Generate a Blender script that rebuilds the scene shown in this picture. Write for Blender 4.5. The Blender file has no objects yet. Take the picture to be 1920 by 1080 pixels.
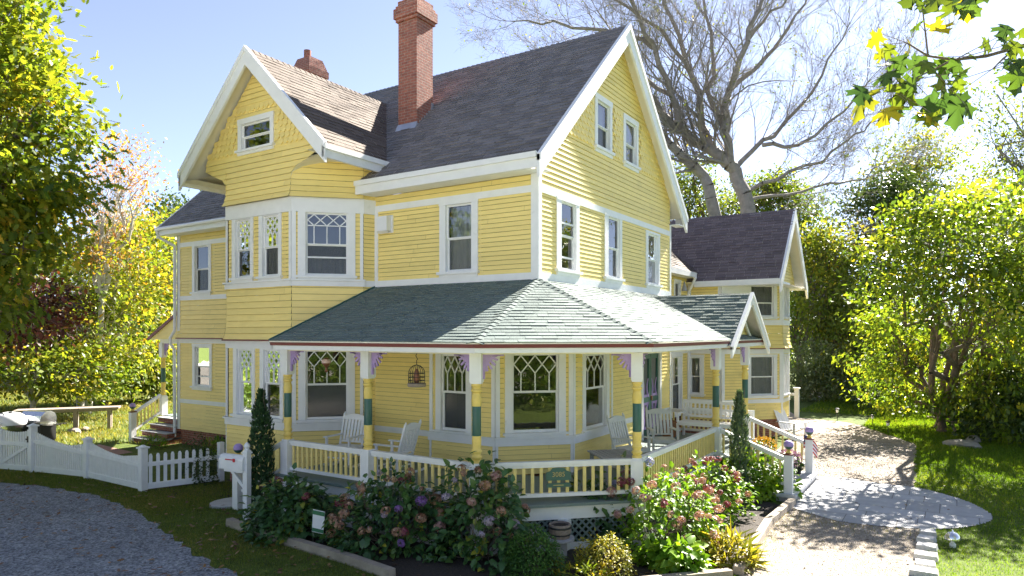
import bpy, math, random
import numpy as np
from mathutils import Vector, Matrix
R = math.radians
S = bpy.context.scene
COL = S.collection
# ---------------------------------------------------------------- camera, sky, sun, exposure
CX, CY, CZ = 6.936, -11.712, 3.65
YAW = R(32.8); F = 1280.0; HOR = 625.0
cam = bpy.data.cameras.new('camera'); cam_o = bpy.data.objects.new('camera', cam); COL.objects.link(cam_o)
cam_o.location = (CX, CY, CZ); cam_o.rotation_euler = (R(90), 0, YAW)
cam.sensor_width = 36; cam.lens = F/1920*36; cam.shift_y = (HOR-540)/1920
cam.clip_start = 0.1; cam.clip_end = 3000
S.camera = cam_o
SUN_EL = R(38); SUN_AZ = R(5.7)           # azimuth measured from +Y towards +X
wd = bpy.data.worlds.new('World'); S.world = wd; wd.use_nodes = True
nt = wd.node_tree; bg = nt.nodes['Background']
sky = nt.nodes.new('ShaderNodeTexSky'); sky.sky_type = 'NISHITA'; sky.sun_disc = False
sky.sun_elevation = SUN_EL; sky.sun_rotation = SUN_AZ; sky.altitude = 0
sky.air_density = 0.7; sky.dust_density = 0.2; sky.ozone_density = 6
hs = nt.nodes.new('ShaderNodeHueSaturation'); hs.inputs['Saturation'].default_value = .70
wb = nt.nodes.new('ShaderNodeMix'); wb.data_type = 'RGBA'; wb.blend_type = 'MULTIPLY'; wb.inputs[0].default_value = 1; wb.inputs[7].default_value = (.98, .95, .97, 1)
nt.links.new(sky.outputs[0], hs.inputs['Color']); nt.links.new(hs.outputs[0], wb.inputs[6]); nt.links.new(wb.outputs[2], bg.inputs[0]); bg.inputs[1].default_value = .05
sl = bpy.data.lights.new('sun', 'SUN'); sl.energy = 4.8; sl.angle = R(0.5); sl.color = (1, .94, .84)
so = bpy.data.objects.new('sun', sl); COL.objects.link(so)
sv = Vector((math.sin(SUN_AZ)*math.cos(SUN_EL), math.cos(SUN_AZ)*math.cos(SUN_EL), math.sin(SUN_EL)))
so.rotation_euler = sv.to_track_quat('Z', 'Y').to_euler(); so.location = (0, 0, 40)
S.view_settings.view_transform = 'Standard'; S.view_settings.look = 'None'
S.view_settings.exposure = 2.58; S.view_settings.gamma = 1
S.cycles.max_bounces = 12; S.cycles.diffuse_bounces = 6; S.cycles.transparent_max_bounces = 12
random.seed(7); NR = np.random.default_rng(7)
FW = (-math.sin(YAW), math.cos(YAW)); RT = (math.cos(YAW), math.sin(YAW))
def at(px, depth, py=None):
    """a point at a given forward distance from the camera station"""
    l = (px-960)/F*depth
    x = CX+FW[0]*depth+RT[0]*l; y = CY+FW[1]*depth+RT[1]*l
    return (x, y, 0.0 if py is None else CZ-(py-HOR)/F*depth)
def gz(px, py, z=0.0):
    d = (CZ-z)*F/(py-HOR); p = at(px, d); return (p[0], p[1])
# ---------------------------------------------------------------- mesh helpers
class G:
    def __init__(s): s.v = []; s.f = []; s.m = []; s.t = []
    def poly(s, pts, m=0, t=0.0):
        n = len(s.v); s.v += [tuple(p) for p in pts]; s.f.append(tuple(range(n, n+len(pts)))); s.m.append(m); s.t.append(t)
    def hexa(s, c, m=0, t=0.0):           # 8 corners: bottom 4, top 4
        n = len(s.v); s.v += [tuple(p) for p in c]
        for q in ((3,2,1,0),(4,5,6,7),(0,1,5,4),(1,2,6,5),(2,3,7,6),(3,0,4,7)):
            s.f.append(tuple(n+i for i in q)); s.m.append(m); s.t.append(t)
    def box(s, x0, x1, y0, y1, z0, z1, m=0, t=0.0):
        s.hexa([(x0,y0,z0),(x1,y0,z0),(x1,y1,z0),(x0,y1,z0),(x0,y0,z1),(x1,y0,z1),(x1,y1,z1),(x0,y1,z1)], m, t)
    def beam(s, p, q, w, h, m=0, up=(0,0,1), t=0.0, off=(0,0)):
        p = Vector(p); q = Vector(q); d = (q-p).normalized(); up = Vector(up)
        r = d.cross(up)
        if r.length < 1e-5: r = d.cross(Vector((1,0,0)))
        r.normalize(); n = r.cross(d).normalized()
        p = p+r*off[0]+n*off[1]; q = q+r*off[0]+n*off[1]
        a, b = r*w/2, n*h/2
        s.hexa([p-a-b, p+a-b, q+a-b, q-a-b, p-a+b, p+a+b, q+a+b, q-a+b], m, t)
    def tube(s, pts, r, n=8, m=0, cap=True, t=0.0):
        pts = [Vector(p) for p in pts]; k = len(pts)
        rr = r if isinstance(r, (list, tuple)) else [r]*k
        b0 = len(s.v); a = None
        for i, p in enumerate(pts):
            d = (pts[min(i+1,k-1)]-pts[max(i-1,0)]).normalized()
            if a is None:
                a = d.cross(Vector((0,0,1)))
                if a.length < 1e-3: a = d.cross(Vector((1,0,0)))
            a = (a-d*a.dot(d)).normalized(); b = d.cross(a)
            for j in range(n):
                an = 2*math.pi*j/n; s.v.append(tuple(p+a*math.cos(an)*rr[i]+b*math.sin(an)*rr[i]))
        for i in range(k-1):
            for j in range(n):
                x = b0+i*n; s.f.append((x+j, x+(j+1)%n, x+n+(j+1)%n, x+n+j)); s.m.append(m); s.t.append(t)
        if cap:
            s.f.append(tuple(b0+j for j in range(n))[::-1]); s.m.append(m); s.t.append(t)
            s.f.append(tuple(b0+(k-1)*n+j for j in range(n))); s.m.append(m); s.t.append(t)
    def lathe(s, x, y, prof, n=16, m=0, t=0.0, sx=1, sy=1):
        b0 = len(s.v); k = len(prof)
        for r, z in prof:
            for j in range(n):
                an = 2*math.pi*j/n; s.v.append((x+r*sx*math.cos(an), y+r*sy*math.sin(an), z))
        for i in range(k-1):
            for j in range(n):
                a = b0+i*n; s.f.append((a+j, a+(j+1)%n, a+n+(j+1)%n, a+n+j)); s.m.append(m); s.t.append(t)
        s.f.append(tuple(b0+j for j in range(n))[::-1]); s.m.append(m); s.t.append(t)
        s.f.append(tuple(b0+(k-1)*n+j for j in range(n))); s.m.append(m); s.t.append(t)
    def prism(s, pts, e, m=0, t=0.0):      # polygon pts extruded by vector e
        pts = [Vector(p) for p in pts]; e = Vector(e); n = len(pts); b = len(s.v)
        s.v += [tuple(p) for p in pts]+[tuple(p+e) for p in pts]
        s.f.append(tuple(range(b, b+n))[::-1]); s.f.append(tuple(range(b+n, b+2*n))); s.m += [m, m]; s.t += [t, t]
        for i in range(n):
            j = (i+1) % n; s.f.append((b+i, b+j, b+n+j, b+n+i)); s.m.append(m); s.t.append(t)
    def build(s, name, mats, parent=None, smooth=False, loc=None, fix=True):
        me = bpy.data.meshes.new(name); me.from_pydata(s.v, [], s.f)
        if not isinstance(mats, (list, tuple)): mats = [mats]
        for x in mats: me.materials.append(x)
        me.polygons.foreach_set('material_index', s.m)
        if any(s.t):
            a = me.attributes.new('tint', 'FLOAT', 'FACE'); a.data.foreach_set('value', s.t)
        if smooth: me.polygons.foreach_set('use_smooth', [True]*len(s.f))
        me.update()
        if fix and len(s.f) < 60000:
            import bmesh
            bm = bmesh.new(); bm.from_mesh(me); bmesh.ops.recalc_face_normals(bm, faces=bm.faces); bm.to_mesh(me); bm.free()
        if smooth:
            try: me.set_sharp_from_angle(angle=R(40))
            except Exception: pass
        o = bpy.data.objects.new(name, me); COL.objects.link(o)
        if parent is not None: o.parent = parent
        if loc is not None: o.location = loc
        return o
def tag(o, label=None, cat=None, group=None, kind=None):
    if label: o['label'] = label
    if cat: o['category'] = cat
    if group: o['group'] = group
    if kind: o['kind'] = kind
    return o
def thing(name, label, cat, loc=(0,0,0), rz=0, group=None, sc=1.0):
    o = bpy.data.objects.new(name, None); COL.objects.link(o); o.location = loc; o.rotation_euler = (0,0,rz)
    o.empty_display_size = .2; o.scale = (sc, sc, sc)
    return tag(o, label, cat, group)
def dup(o, loc, rz=0, label=None, sc=None):
    c = o.copy(); COL.objects.link(c); c.location = loc; c.rotation_euler = (0,0,rz)
    if sc: c.scale = (sc, sc, sc)
    if label: c['label'] = label
    for ch in list(o.children):
        d = ch.copy(); COL.objects.link(d); d.parent = c
        for g in list(ch.children):
            e = g.copy(); COL.objects.link(e); e.parent = d
    return c
class Fr:
    """a wall frame: a runs along the wall, z up, d out of the wall"""
    def __init__(s, p, q):
        s.p = p; L = math.hypot(q[0]-p[0], q[1]-p[1]); s.L = L
        s.u = ((q[0]-p[0])/L, (q[1]-p[1])/L); s.n = (s.u[1], -s.u[0])
    def P(s, a, z, d=0.0): return (s.p[0]+s.u[0]*a+s.n[0]*d, s.p[1]+s.u[1]*a+s.n[1]*d, z)
    def box(s, g, a0, a1, z0, z1, d0, d1, m=0, t=0.0):
        g.hexa([s.P(a0,z0,d1), s.P(a1,z0,d1), s.P(a1,z0,d0), s.P(a0,z0,d0), s.P(a0,z1,d1), s.P(a1,z1,d1), s.P(a1,z1,d0), s.P(a0,z1,d0)], m, t)
    def bar(s, g, p, q, w, d0, d1, m=0):   # flat bar between two (a,z) points
        dx, dz = q[0]-p[0], q[1]-p[1]; L = math.hypot(dx, dz); nx, nz = -dz/L*w/2, dx/L*w/2
        c = [(p[0]+nx,p[1]+nz),(p[0]-nx,p[1]-nz),(q[0]-nx,q[1]-nz),(q[0]+nx,q[1]+nz)]
        g.hexa([s.P(a,z,d0) for a,z in c]+[s.P(a,z,d1) for a,z in c], m)
def clip(poly, a, b, c):                   # keep a*x+b*y<=c
    out = []
    for i in range(len(poly)):
        p, q = poly[i], poly[(i+1) % len(poly)]; fp, fq = a*p[0]+b*p[1]-c, a*q[0]+b*q[1]-c
        if fp <= 1e-9: out.append(p)
        if (fp < -1e-9 and fq > 1e-9) or (fp > 1e-9 and fq < -1e-9):
            t = fp/(fp-fq); out.append((p[0]+(q[0]-p[0])*t, p[1]+(q[1]-p[1])*t))
    return out
def clad(g, fr, ext, z0, z1, course=.095, holes=(), proud=.016, flare=None, m=0, start=None):
    """lapped boards: each course is a tilted face with an under-edge, cut round the openings"""
    if not callable(ext): e = ext; ext = lambda z: e
    zc = z0 if start is None else start
    while zc < z1-1e-4:
        zt = min(zc+course, z1); zb = max(zc, z0)
        a0, a1 = ext(zb+1e-4); b0, b1 = ext(zt-1e-4)
        if a1-a0 > .005 or b1-b0 > .005:
            ze_ = zt-(.0065 if zt == zc+course else 0)      # a shadow slot under the next board's butt
            brk = sorted({zb, ze_} | {min(max(h[2], zb), ze_) for h in holes} | {min(max(h[3], zb), ze_) for h in holes})
            jn = random.uniform(1.0, 3.6); tt = random.uniform(-1, 1); sp = random.uniform(2.6, 4.2)
            for k in range(len(brk)-1):
                s0, s1 = brk[k], brk[k+1]
                if s1-s0 < 1e-4: continue
                f = lambda z: (a0+(b0-a0)*(z-zb)/(zt-zb), a1+(b1-a1)*(z-zb)/(zt-zb))
                l0, r0 = f(s0); l1, r1 = f(s1); zm = (s0+s1)/2
                cuts = sorted((h[0], h[1]) for h in holes if h[2] < zm < h[3])
                segs = []; cur = -1e9
                for c0, c1 in cuts:
                    if c0 > cur: segs.append((cur, c0))
                    cur = max(cur, c1)
                segs.append((cur, 1e9)); lo_, hi_ = min(l0, l1), max(r0, r1); s2 = []
                for c0, c1 in segs:                        # boards come in lengths: butt joints
                    c0, c1 = max(c0, lo_), min(c1, hi_); x = lo_+jn; c = c0
                    while x < c1-.15:
                        if x > c0+.15: s2.append((c, x-.0015)); c = x+.0015
                        x += sp
                    if c1 > c: s2.append((c, c1))
                for c0, c1 in s2:
                    tt = random.uniform(-1, 1)
                    p = [(l0, s0), (r0, s0), (r1, s1), (l1, s1)]
                    p = clip(p, -1, 0, -c0); p = clip(p, 1, 0, c1) if p else p
                    if len(p) < 3: continue
                    def D(z):
                        q = .003+proud*(1-(z-zc)/course)
                        return q+(flare(z) if flare else 0)
                    g.poly([fr.P(a, z, D(z)) for a, z in p], m, tt)
                    if abs(s0-zb) < 1e-6:
                        xs = [a for a, z in p if abs(z-s0) < 1e-6]
                        if len(xs) >= 2:
                            x0, x1 = min(xs), max(xs); fl = flare(s0) if flare else 0
                            g.poly([fr.P(x0, s0, D(s0)), fr.P(x1, s0, D(s0)), fr.P(x1, s0, fl), fr.P(x0, s0, fl)], m, tt)
        zc += course
def scallops(g, fr, ext, z0, z1, course=.13, w=.16, holes=(), m=0):
    """rows of butt shingles with rounded ends"""
    k = 0; zc = z0
    while zc < z1:
        a0, a1 = ext(zc+.02); a = a0-w*(.5 if k % 2 else 0)-w
        while a < a1:
            am = a+w/2
            if a0+w*.3 < am < a1-w*.3 and not any(h[0]-w*.3 < am < h[1]+w*.3 and h[2] < zc+.05 < h[3] for h in holes):
                pts = [(a+.006, zc+course*1.1), (a+.006, zc+.045), (a+w*.25, zc+.008), (am, zc-.01), (a+w*.75, zc+.008), (a+w-.006, zc+.045), (a+w-.006, zc+course*1.1)]
                d = lambda z: .04-(z-zc)/course*.016
                g.poly([fr.P(x, z, d(z)) for x, z in pts], m, random.uniform(-1, 1))
                lo = pts[1:6]
                for i in range(4):
                    p, q = lo[i], lo[i+1]
                    g.poly([fr.P(p[0],p[1],d(p[1])), fr.P(q[0],q[1],d(q[1])), fr.P(q[0],q[1],.008), fr.P(p[0],p[1],.008)], m)
            a += w
        zc += course; k += 1
def shingles(g, o, u, v, poly, course=.14, tabw=.3, th=.012, m=0, jit=1.0):
    """roof tabs laid course by course over a convex polygon given in (u,v) metres"""
    o = Vector(o); u = Vector(u).normalized(); v = Vector(v).normalized(); n = u.cross(v).normalized()
    if n.z < 0: n = -n
    bs = [p[1] for p in poly]; as_ = [p[0] for p in poly]; b = min(bs)
    while b < max(bs):
        a = min(as_)-random.random()*tabw
        while a < max(as_):
            w = tabw*random.uniform(.75, 1.25)
            p = [(a, b), (a+w, b), (a+w, b+course), (a, b+course)]
            base = poly
            for (A, B, C) in ((-1,0,-a),(1,0,a+w-.004),(0,-1,-b),(0,1,b+course)):
                base = clip(base, A, B, C) if len(base) > 2 else []
            if len(base) > 2:
                hh = th*random.uniform(.5, 1.0+.6*jit); tt = random.uniform(-1, 1)
                f = lambda q: o+u*q[0]+v*q[1]+n*(.004+hh*(1-(q[1]-b)/course))
                g.poly([f(q) for q in base], m, tt)
                lo = [q for q in base if abs(q[1]-b) < 1e-5]
                if len(lo) >= 2:
                    x0, x1 = min(q[0] for q in lo), max(q[0] for q in lo)
                    g.poly([o+u*x0+v*b+n*(.004+hh), o+u*x1+v*b+n*(.004+hh), o+u*x1+v*b, o+u*x0+v*b], m, tt)
            a += w
        b += course
def hipcap(g, p, q, ua, ub, w=.13, step=.14, m=0):
    """folded cap shingles laid along a hip or ridge; ua/ub point down each side"""
    p = Vector(p); q = Vector(q); d = q-p; L = d.length; d.normalize(); ua = Vector(ua).normalized(); ub = Vector(ub).normalized()
    up = -(ua+ub).normalized(); k = int(L/step)
    for i in range(k+1):
        s = p+d*min(i*step, L); e = p+d*min((i+1.15)*step, L+.02); t = random.uniform(-1, 1); hs, he = up*.034, up*.014
        a0, b0, a1, b1 = s+ua*w+up*.02, s+ub*w+up*.02, e+ua*w+up*.004, e+ub*w+up*.004
        g.poly([s+hs, a0, a1, e+he], m, t); g.poly([s+hs, e+he, b1, b0], m, t)
        g.poly([s+hs, s+hs-up*.03, a0-up*.02, a0], m, t); g.poly([s+hs, b0, b0-up*.02, s+hs-up*.03], m, t)
        g.poly([a0, a0-up*.02, a1-up*.02, a1], m, t); g.poly([b0, b1, b1-up*.02, b0-up*.02], m, t)
# ---------------------------------------------------------------- materials
def nodes(name):
    m = bpy.data.materials.new(name); m.use_nodes = True; n = m.node_tree; b = n.nodes['Principled BSDF']; return m, n, b
def N(n, t, **k):
    x = n.nodes.new(t)
    for a, b in k.items(): setattr(x, a, b)
    return x
def noise(n, scale, detail=4, vec=None, rough=.6):
    x = N(n, 'ShaderNodeTexNoise'); x.inputs['Scale'].default_value = scale; x.inputs['Detail'].default_value = detail
    x.inputs['Roughness'].default_value = rough
    if vec is None:
        tc = N(n, 'ShaderNodeTexCoord'); vec = tc.outputs['Object']
    n.links.new(vec, x.inputs['Vector']); return x
def ramp(n, fac, stops):
    r = N(n, 'ShaderNodeValToRGB'); e = r.color_ramp.elements
    while len(e) < len(stops): e.new(.5)
    for i, (p, c) in enumerate(stops): e[i].position = p; e[i].color = (*c, 1)
    n.links.new(fac, r.inputs[0]); return r
def mul(n, a, b, op='MULTIPLY', fac=1.0):
    x = N(n, 'ShaderNodeMix', data_type='RGBA', blend_type=op); x.inputs[0].default_value = fac
    n.links.new(a, x.inputs[6])
    if isinstance(b, tuple): x.inputs[7].default_value = (*b, 1)
    else: n.links.new(b, x.inputs[7])
    return x.outputs[2]
def sc3(c, k): return tuple(min(1, x*k) for x in c)
def mat(name, col, rough=.6, var=.12, scale=6, tint=0, bump=0, bscale=60, metal=0, spec=.5, dirt=None, stretch=None):
    m, n, b = nodes(name)
    vec = None
    if stretch:
        tc = N(n, 'ShaderNodeTexCoord'); mp = N(n, 'ShaderNodeMapping'); mp.inputs['Scale'].default_value = stretch
        n.links.new(tc.outputs['Object'], mp.inputs[0]); vec = mp.outputs[0]
    no = noise(n, scale, 6, vec)
    c = ramp(n, no.outputs[0], [(.25, sc3(col, 1-var)), (.75, sc3(col, 1+var))]).outputs[0]
    if dirt:
        d = noise(n, dirt[2] if len(dirt) > 2 else 1.7, 8); f = ramp(n, d.outputs[0], [(dirt[1], (0,0,0)), (dirt[1]+.16, (1,1,1))])
        x = N(n, 'ShaderNodeMix', data_type='RGBA'); n.links.new(f.outputs[0], x.inputs[0]); n.links.new(c, x.inputs[6]); x.inputs[7].default_value = (*dirt[0], 1); c = x.outputs[2]
    if tint:
        at_ = N(n, 'ShaderNodeAttribute'); at_.attribute_name = 'tint'
        mr = N(n, 'ShaderNodeMapRange'); mr.inputs[1].default_value = -1; mr.inputs[2].default_value = 1
        mr.inputs[3].default_value = 1-tint; mr.inputs[4].default_value = 1+tint
        n.links.new(at_.outputs['Fac'], mr.inputs[0])
        cc = N(n, 'ShaderNodeCombineColor')
        for i in range(3): n.links.new(mr.outputs[0], cc.inputs[i])
        c = mul(n, c, cc.outputs[0])
    n.links.new(c, b.inputs['Base Color'])
    b.inputs['Roughness'].default_value = rough; b.inputs['Metallic'].default_value = metal
    b.inputs['Specular IOR Level'].default_value = spec
    if bump:
        bn = noise(n, bscale, 5, vec); bp = N(n, 'ShaderNodeBump'); bp.inputs['Strength'].default_value = bump; bp.inputs['Distance'].default_value = .02
        n.links.new(bn.outputs[0], bp.inputs['Height']); n.links.new(bp.outputs[0], b.inputs['Normal'])
    return m
def leafmat(name, stops, trans=.5, gloss=.35, rough=.45):
    """leaf colour runs along the stops by each leaf's own tint; light passes through the blade"""
    m = bpy.data.materials.new(name); m.use_nodes = True; n = m.node_tree; b = n.nodes['Principled BSDF']; out = n.nodes['Material Output']
    a = N(n, 'ShaderNodeAttribute'); a.attribute_name = 'tint'
    c = ramp(n, a.outputs['Fac'], stops).outputs[0]
    n.links.new(c, b.inputs['Base Color']); b.inputs['Roughness'].default_value = rough; b.inputs['Specular IOR Level'].default_value = gloss
    t = N(n, 'ShaderNodeBsdfTranslucent'); tc = mul(n, c, (1.3, 1.22, .5)); n.links.new(tc, t.inputs[0])
    mx = N(n, 'ShaderNodeMixShader'); mx.inputs[0].default_value = trans
    n.links.new(b.outputs[0], mx.inputs[1]); n.links.new(t.outputs[0], mx.inputs[2]); n.links.new(mx.outputs[0], out.inputs[0])
    return m
def brickmat(name, c1, c2, mortar, sc=1.0):
    m, n, b = nodes(name); tc = N(n, 'ShaderNodeTexCoord'); sx = N(n, 'ShaderNodeSeparateXYZ'); n.links.new(tc.outputs['Object'], sx.inputs[0])
    ad = N(n, 'ShaderNodeMath', operation='ADD'); n.links.new(sx.outputs[0], ad.inputs[0]); n.links.new(sx.outputs[1], ad.inputs[1])
    cb = N(n, 'ShaderNodeCombineXYZ'); n.links.new(ad.outputs[0], cb.inputs[0]); n.links.new(sx.outputs[2], cb.inputs[1])
    br = N(n, 'ShaderNodeTexBrick'); n.links.new(cb.outputs[0], br.inputs['Vector'])
    br.inputs['Color1'].default_value = (*c1, 1); br.inputs['Color2'].default_value = (*c2, 1); br.inputs['Mortar'].default_value = (*mortar, 1)
    br.inputs['Scale'].default_value = 1/sc; br.inputs['Brick Width'].default_value = .21; br.inputs['Row Height'].default_value = .072; br.inputs['Mortar Size'].default_value = .007
    br.inputs['Mortar Smooth'].default_value = .3; br.inputs['Bias'].default_value = -.1
    no = noise(n, 9, 6); rp = ramp(n, no.outputs[0], [(.3, (.65,.65,.65)), (.7, (1.25,1.2,1.15))])
    n.links.new(mul(n, br.outputs[0], rp.outputs[0]), b.inputs['Base Color']); b.inputs['Roughness'].default_value = .85
    iv = N(n, 'ShaderNodeMath', operation='MULTIPLY_ADD'); iv.inputs[1].default_value = -1; iv.inputs[2].default_value = 1; n.links.new(br.outputs['Fac'], iv.inputs[0])
    a2 = N(n, 'ShaderNodeMath', operation='MULTIPLY_ADD'); n2 = noise(n, 45, 4); n.links.new(n2.outputs[0], a2.inputs[0]); a2.inputs[1].default_value = .5; n.links.new(iv.outputs[0], a2.inputs[2])
    bp = N(n, 'ShaderNodeBump'); bp.inputs['Strength'].default_value = .8; bp.inputs['Distance'].default_value = .012; n.links.new(a2.outputs[0], bp.inputs['Height']); n.links.new(bp.outputs[0], b.inputs['Normal'])
    return m
def glassmat(name, ior=2.0, tintc=(.75, .8, .8)):
    m = bpy.data.materials.new(name); m.use_nodes = True; n = m.node_tree; out = n.nodes['Material Output']
    tr = N(n, 'ShaderNodeBsdfTransparent'); tr.inputs[0].default_value = (*tintc, 1)
    gl = N(n, 'ShaderNodeBsdfGlossy'); gl.inputs['Roughness'].default_value = .015; gl.inputs[0].default_value = (1,1,1,1)
    no = noise(n, 2.2, 2); bp = N(n, 'ShaderNodeBump'); bp.inputs['Strength'].default_value = .05; bp.inputs['Distance'].default_value = .05
    n.links.new(no.outputs[0], bp.inputs['Height']); n.links.new(bp.outputs[0], gl.inputs['Normal'])
    fr = N(n, 'ShaderNodeFresnel'); fr.inputs[0].default_value = ior
    mx = N(n, 'ShaderNodeMixShader'); n.links.new(fr.outputs[0], mx.inputs[0]); n.links.new(tr.outputs[0], mx.inputs[1]); n.links.new(gl.outputs[0], mx.inputs[2])
    n.links.new(mx.outputs[0], out.inputs[0]); return m
def screenmat(name):
    m = bpy.data.materials.new(name); m.use_nodes = True; n = m.node_tree; out = n.nodes['Material Output']
    tr = N(n, 'ShaderNodeBsdfTransparent'); tr.inputs[0].default_value = (.8,.8,.8,1)
    df = N(n, 'ShaderNodeBsdfDiffuse'); df.inputs[0].default_value = (.16,.17,.18,1)
    gl = N(n, 'ShaderNodeBsdfGlossy'); gl.inputs['Roughness'].default_value = .08; gl.inputs[0].default_value = (.5,.5,.5,1)
    fr = N(n, 'ShaderNodeFresnel'); fr.inputs[0].default_value = 1.5
    m1 = N(n, 'ShaderNodeMixShader'); m1.inputs[0].default_value = .4; n.links.new(tr.outputs[0], m1.inputs[1]); n.links.new(df.outputs[0], m1.inputs[2])
    m2 = N(n, 'ShaderNodeMixShader'); n.links.new(fr.outputs[0], m2.inputs[0]); n.links.new(m1.outputs[0], m2.inputs[1]); n.links.new(gl.outputs[0], m2.inputs[2])
    n.links.new(m2.outputs[0], out.inputs[0]); return m
YEL = (.88, .70, .25)
M = dict(
 yellow=mat('yellow clapboard paint', YEL, .55, .06, 3, tint=.05, bump=.12, bscale=30, dirt=((.78,.61,.22), .58, 1.1), stretch=(1,1,6)),
 yelpost=mat('yellow turned post paint', (.80,.60,.16), .5, .08, 20),
 slat=mat('yellow baluster paint', (.80,.64,.24), .55, .1, 12, tint=.08),
 white=mat('white trim paint', (.80,.80,.80), .5, .05, 4, bump=.06, bscale=25, dirt=((.62,.62,.60), .66, 3)),
 whitef=mat('white fence paint', (.78,.79,.80), .45, .06, 6, dirt=((.55,.56,.52), .66, 5)),
 cream=mat('cream soffit paint', (.78,.74,.62), .6, .06, 3),
 red=mat('dark red fascia paint', (.17,.035,.03), .5, .1, 5),
 greenp=mat('dark green paint', (.035,.115,.095), .4, .08, 15),
 deck=mat('grey green deck paint', (.16,.21,.20), .55, .12, 5, stretch=(1,8,1)),
 purple=mat('lavender bracket paint', (.42,.30,.60), .5, .08, 15),
 grey=mat('grey weathered boards', (.34,.33,.32), .8, .25, 6, tint=.15, bump=.3, bscale=20, stretch=(1,10,10)),
 shingle_g=mat('green asphalt shingles', (.128,.168,.155), .85, .18, 40, tint=.15, bump=.3, bscale=220, dirt=((.16,.20,.175), .60, 2.2)),
 shingle_d=mat('charcoal asphalt shingles', (.175,.162,.160), .85, .2, 40, tint=.22, bump=.4, bscale=220, dirt=((.15,.15,.155), .60, .8)),
 shingle_b=mat('brown asphalt shingles', (.115,.086,.066), .85, .2, 40, tint=.18, bump=.4, bscale=220),
 shingle_p=mat('plum brown asphalt shingles', (.150,.120,.120), .85, .2, 40, tint=.22, bump=.4, bscale=220),
 brick=brickmat('red brick', (.36,.13,.085), (.27,.09,.065), (.40,.31,.26)),
 lead=mat('grey metal flashing', (.5,.52,.56), .35, .15, 6, metal=.7),
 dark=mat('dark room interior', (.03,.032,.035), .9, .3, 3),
 curtain=mat('pale window curtain', (.50,.50,.52), .9, .1, 6),
 curtd=mat('dim window blind', (.17,.175,.18), .9, .15, 5),
 glass=glassmat('window glass'), screen=screenmat('window insect screen'),
 metalw=mat('white painted metal', (.80,.80,.82), .3, .03, 5),
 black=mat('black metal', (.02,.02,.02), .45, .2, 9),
 wood=mat('weathered timber', (.30,.24,.19), .85, .3, 5, bump=.5, bscale=14, stretch=(1,9,9)),
 timber=mat('bed edging timber', (.33,.28,.22), .9, .3, 4, bump=.5, bscale=18),
 rock=mat('grey field stone', (.30,.28,.25), .9, .3, 5, bump=.8, bscale=9),
 copper=mat('aged copper', (.30,.13,.08), .4, .25, 20, metal=.7),
 wicker=mat('woven brown basket', (.27,.12,.05), .75, .35, 60, bump=.8, bscale=80),
 steel=mat('brushed stainless steel', (.75,.76,.78), .22, .05, 4, metal=.95),
 soil=mat('dark mulch', (.045,.035,.028), .95, .5, 30, bump=1, bscale=40),
 stone=mat('grey stone slab', (.42,.42,.43), .85, .15, 5, bump=.4, bscale=30),
 bark=mat('grey brown bark', (.16,.125,.10), .9, .35, 6, bump=.8, bscale=16),
 barkp=mat('pale birch bark', (.50,.46,.40), .8, .3, 5, bump=.5, bscale=16),
 barkg=mat('grey bark', (.25,.225,.21), .9, .3, 4, bump=.6, bscale=14),
)
# ---------------------------------------------------------------- ground
def groundmat(name, stops, scale, bump, bscale, spots=None, rough=.95):
    m, n, b = nodes(name); no = noise(n, scale, 8); c = ramp(n, no.outputs[0], stops).outputs[0]
    big = noise(n, .35, 4); c = mul(n, c, ramp(n, big.outputs[0], [(.3, (.82,.82,.82)), (.7, (1.15,1.15,1.15))]).outputs[0])
    if spots:
        vo = N(n, 'ShaderNodeTexVoronoi'); tc = N(n, 'ShaderNodeTexCoord'); n.links.new(tc.outputs['Object'], vo.inputs['Vector']); vo.inputs['Scale'].default_value = spots[0]
        sp = N(n, 'ShaderNodeSeparateColor'); n.links.new(vo.outputs['Color'], sp.inputs[0])
        c = mul(n, c, ramp(n, sp.outputs[0], [(0, spots[1]), (1, spots[2])]).outputs[0])
    n.links.new(c, b.inputs['Base Color']); b.inputs['Roughness'].default_value = rough; b.inputs['Specular IOR Level'].default_value = .2
    src = noise(n, bscale, 6).outputs[0]
    if spots: src = vo.outputs['Distance']
    bp = N(n, 'ShaderNodeBump'); bp.inputs['Strength'].default_value = bump; bp.inputs['Distance'].default_value = .03
    n.links.new(src, bp.inputs['Height']); n.links.new(bp.outputs[0], b.inputs['Normal']); return m
M['lawn'] = groundmat('lawn soil and thatch', [(.3, (.06,.085,.018)), (.55, (.10,.14,.025)), (.8, (.16,.17,.045))], 3.5, .6, 60)
M['gravel'] = groundmat('pale shell gravel', [(.3, (.32,.275,.225)), (.6, (.44,.39,.33)), (.85, (.54,.49,.43))], 7, .9, 60, (38, (.62,.60,.57), (1.15,1.13,1.1)))
M['drive'] = groundmat('grey gravel drive', [(.3, (.21,.225,.245)), (.55, (.29,.305,.33)), (.8, (.38,.395,.42))], 4, 1.0, 60, (30, (.45,.45,.47), (1.5,1.5,1.5)))
M['paver'] = groundmat('grey blue flagstone', [(.3, (.30,.305,.32)), (.7, (.40,.405,.42))], 5, .3, 30)
def sheet(name, pts, z, m, kind='structure', sub=0):
    g = G(); g.poly([(x, y, z) for x, y in pts]); o = g.build(name, m, fix=False); o.data.flip_normals() if o.data.polygons[0].normal.z < 0 else None
    return tag(o, kind=kind)
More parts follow.
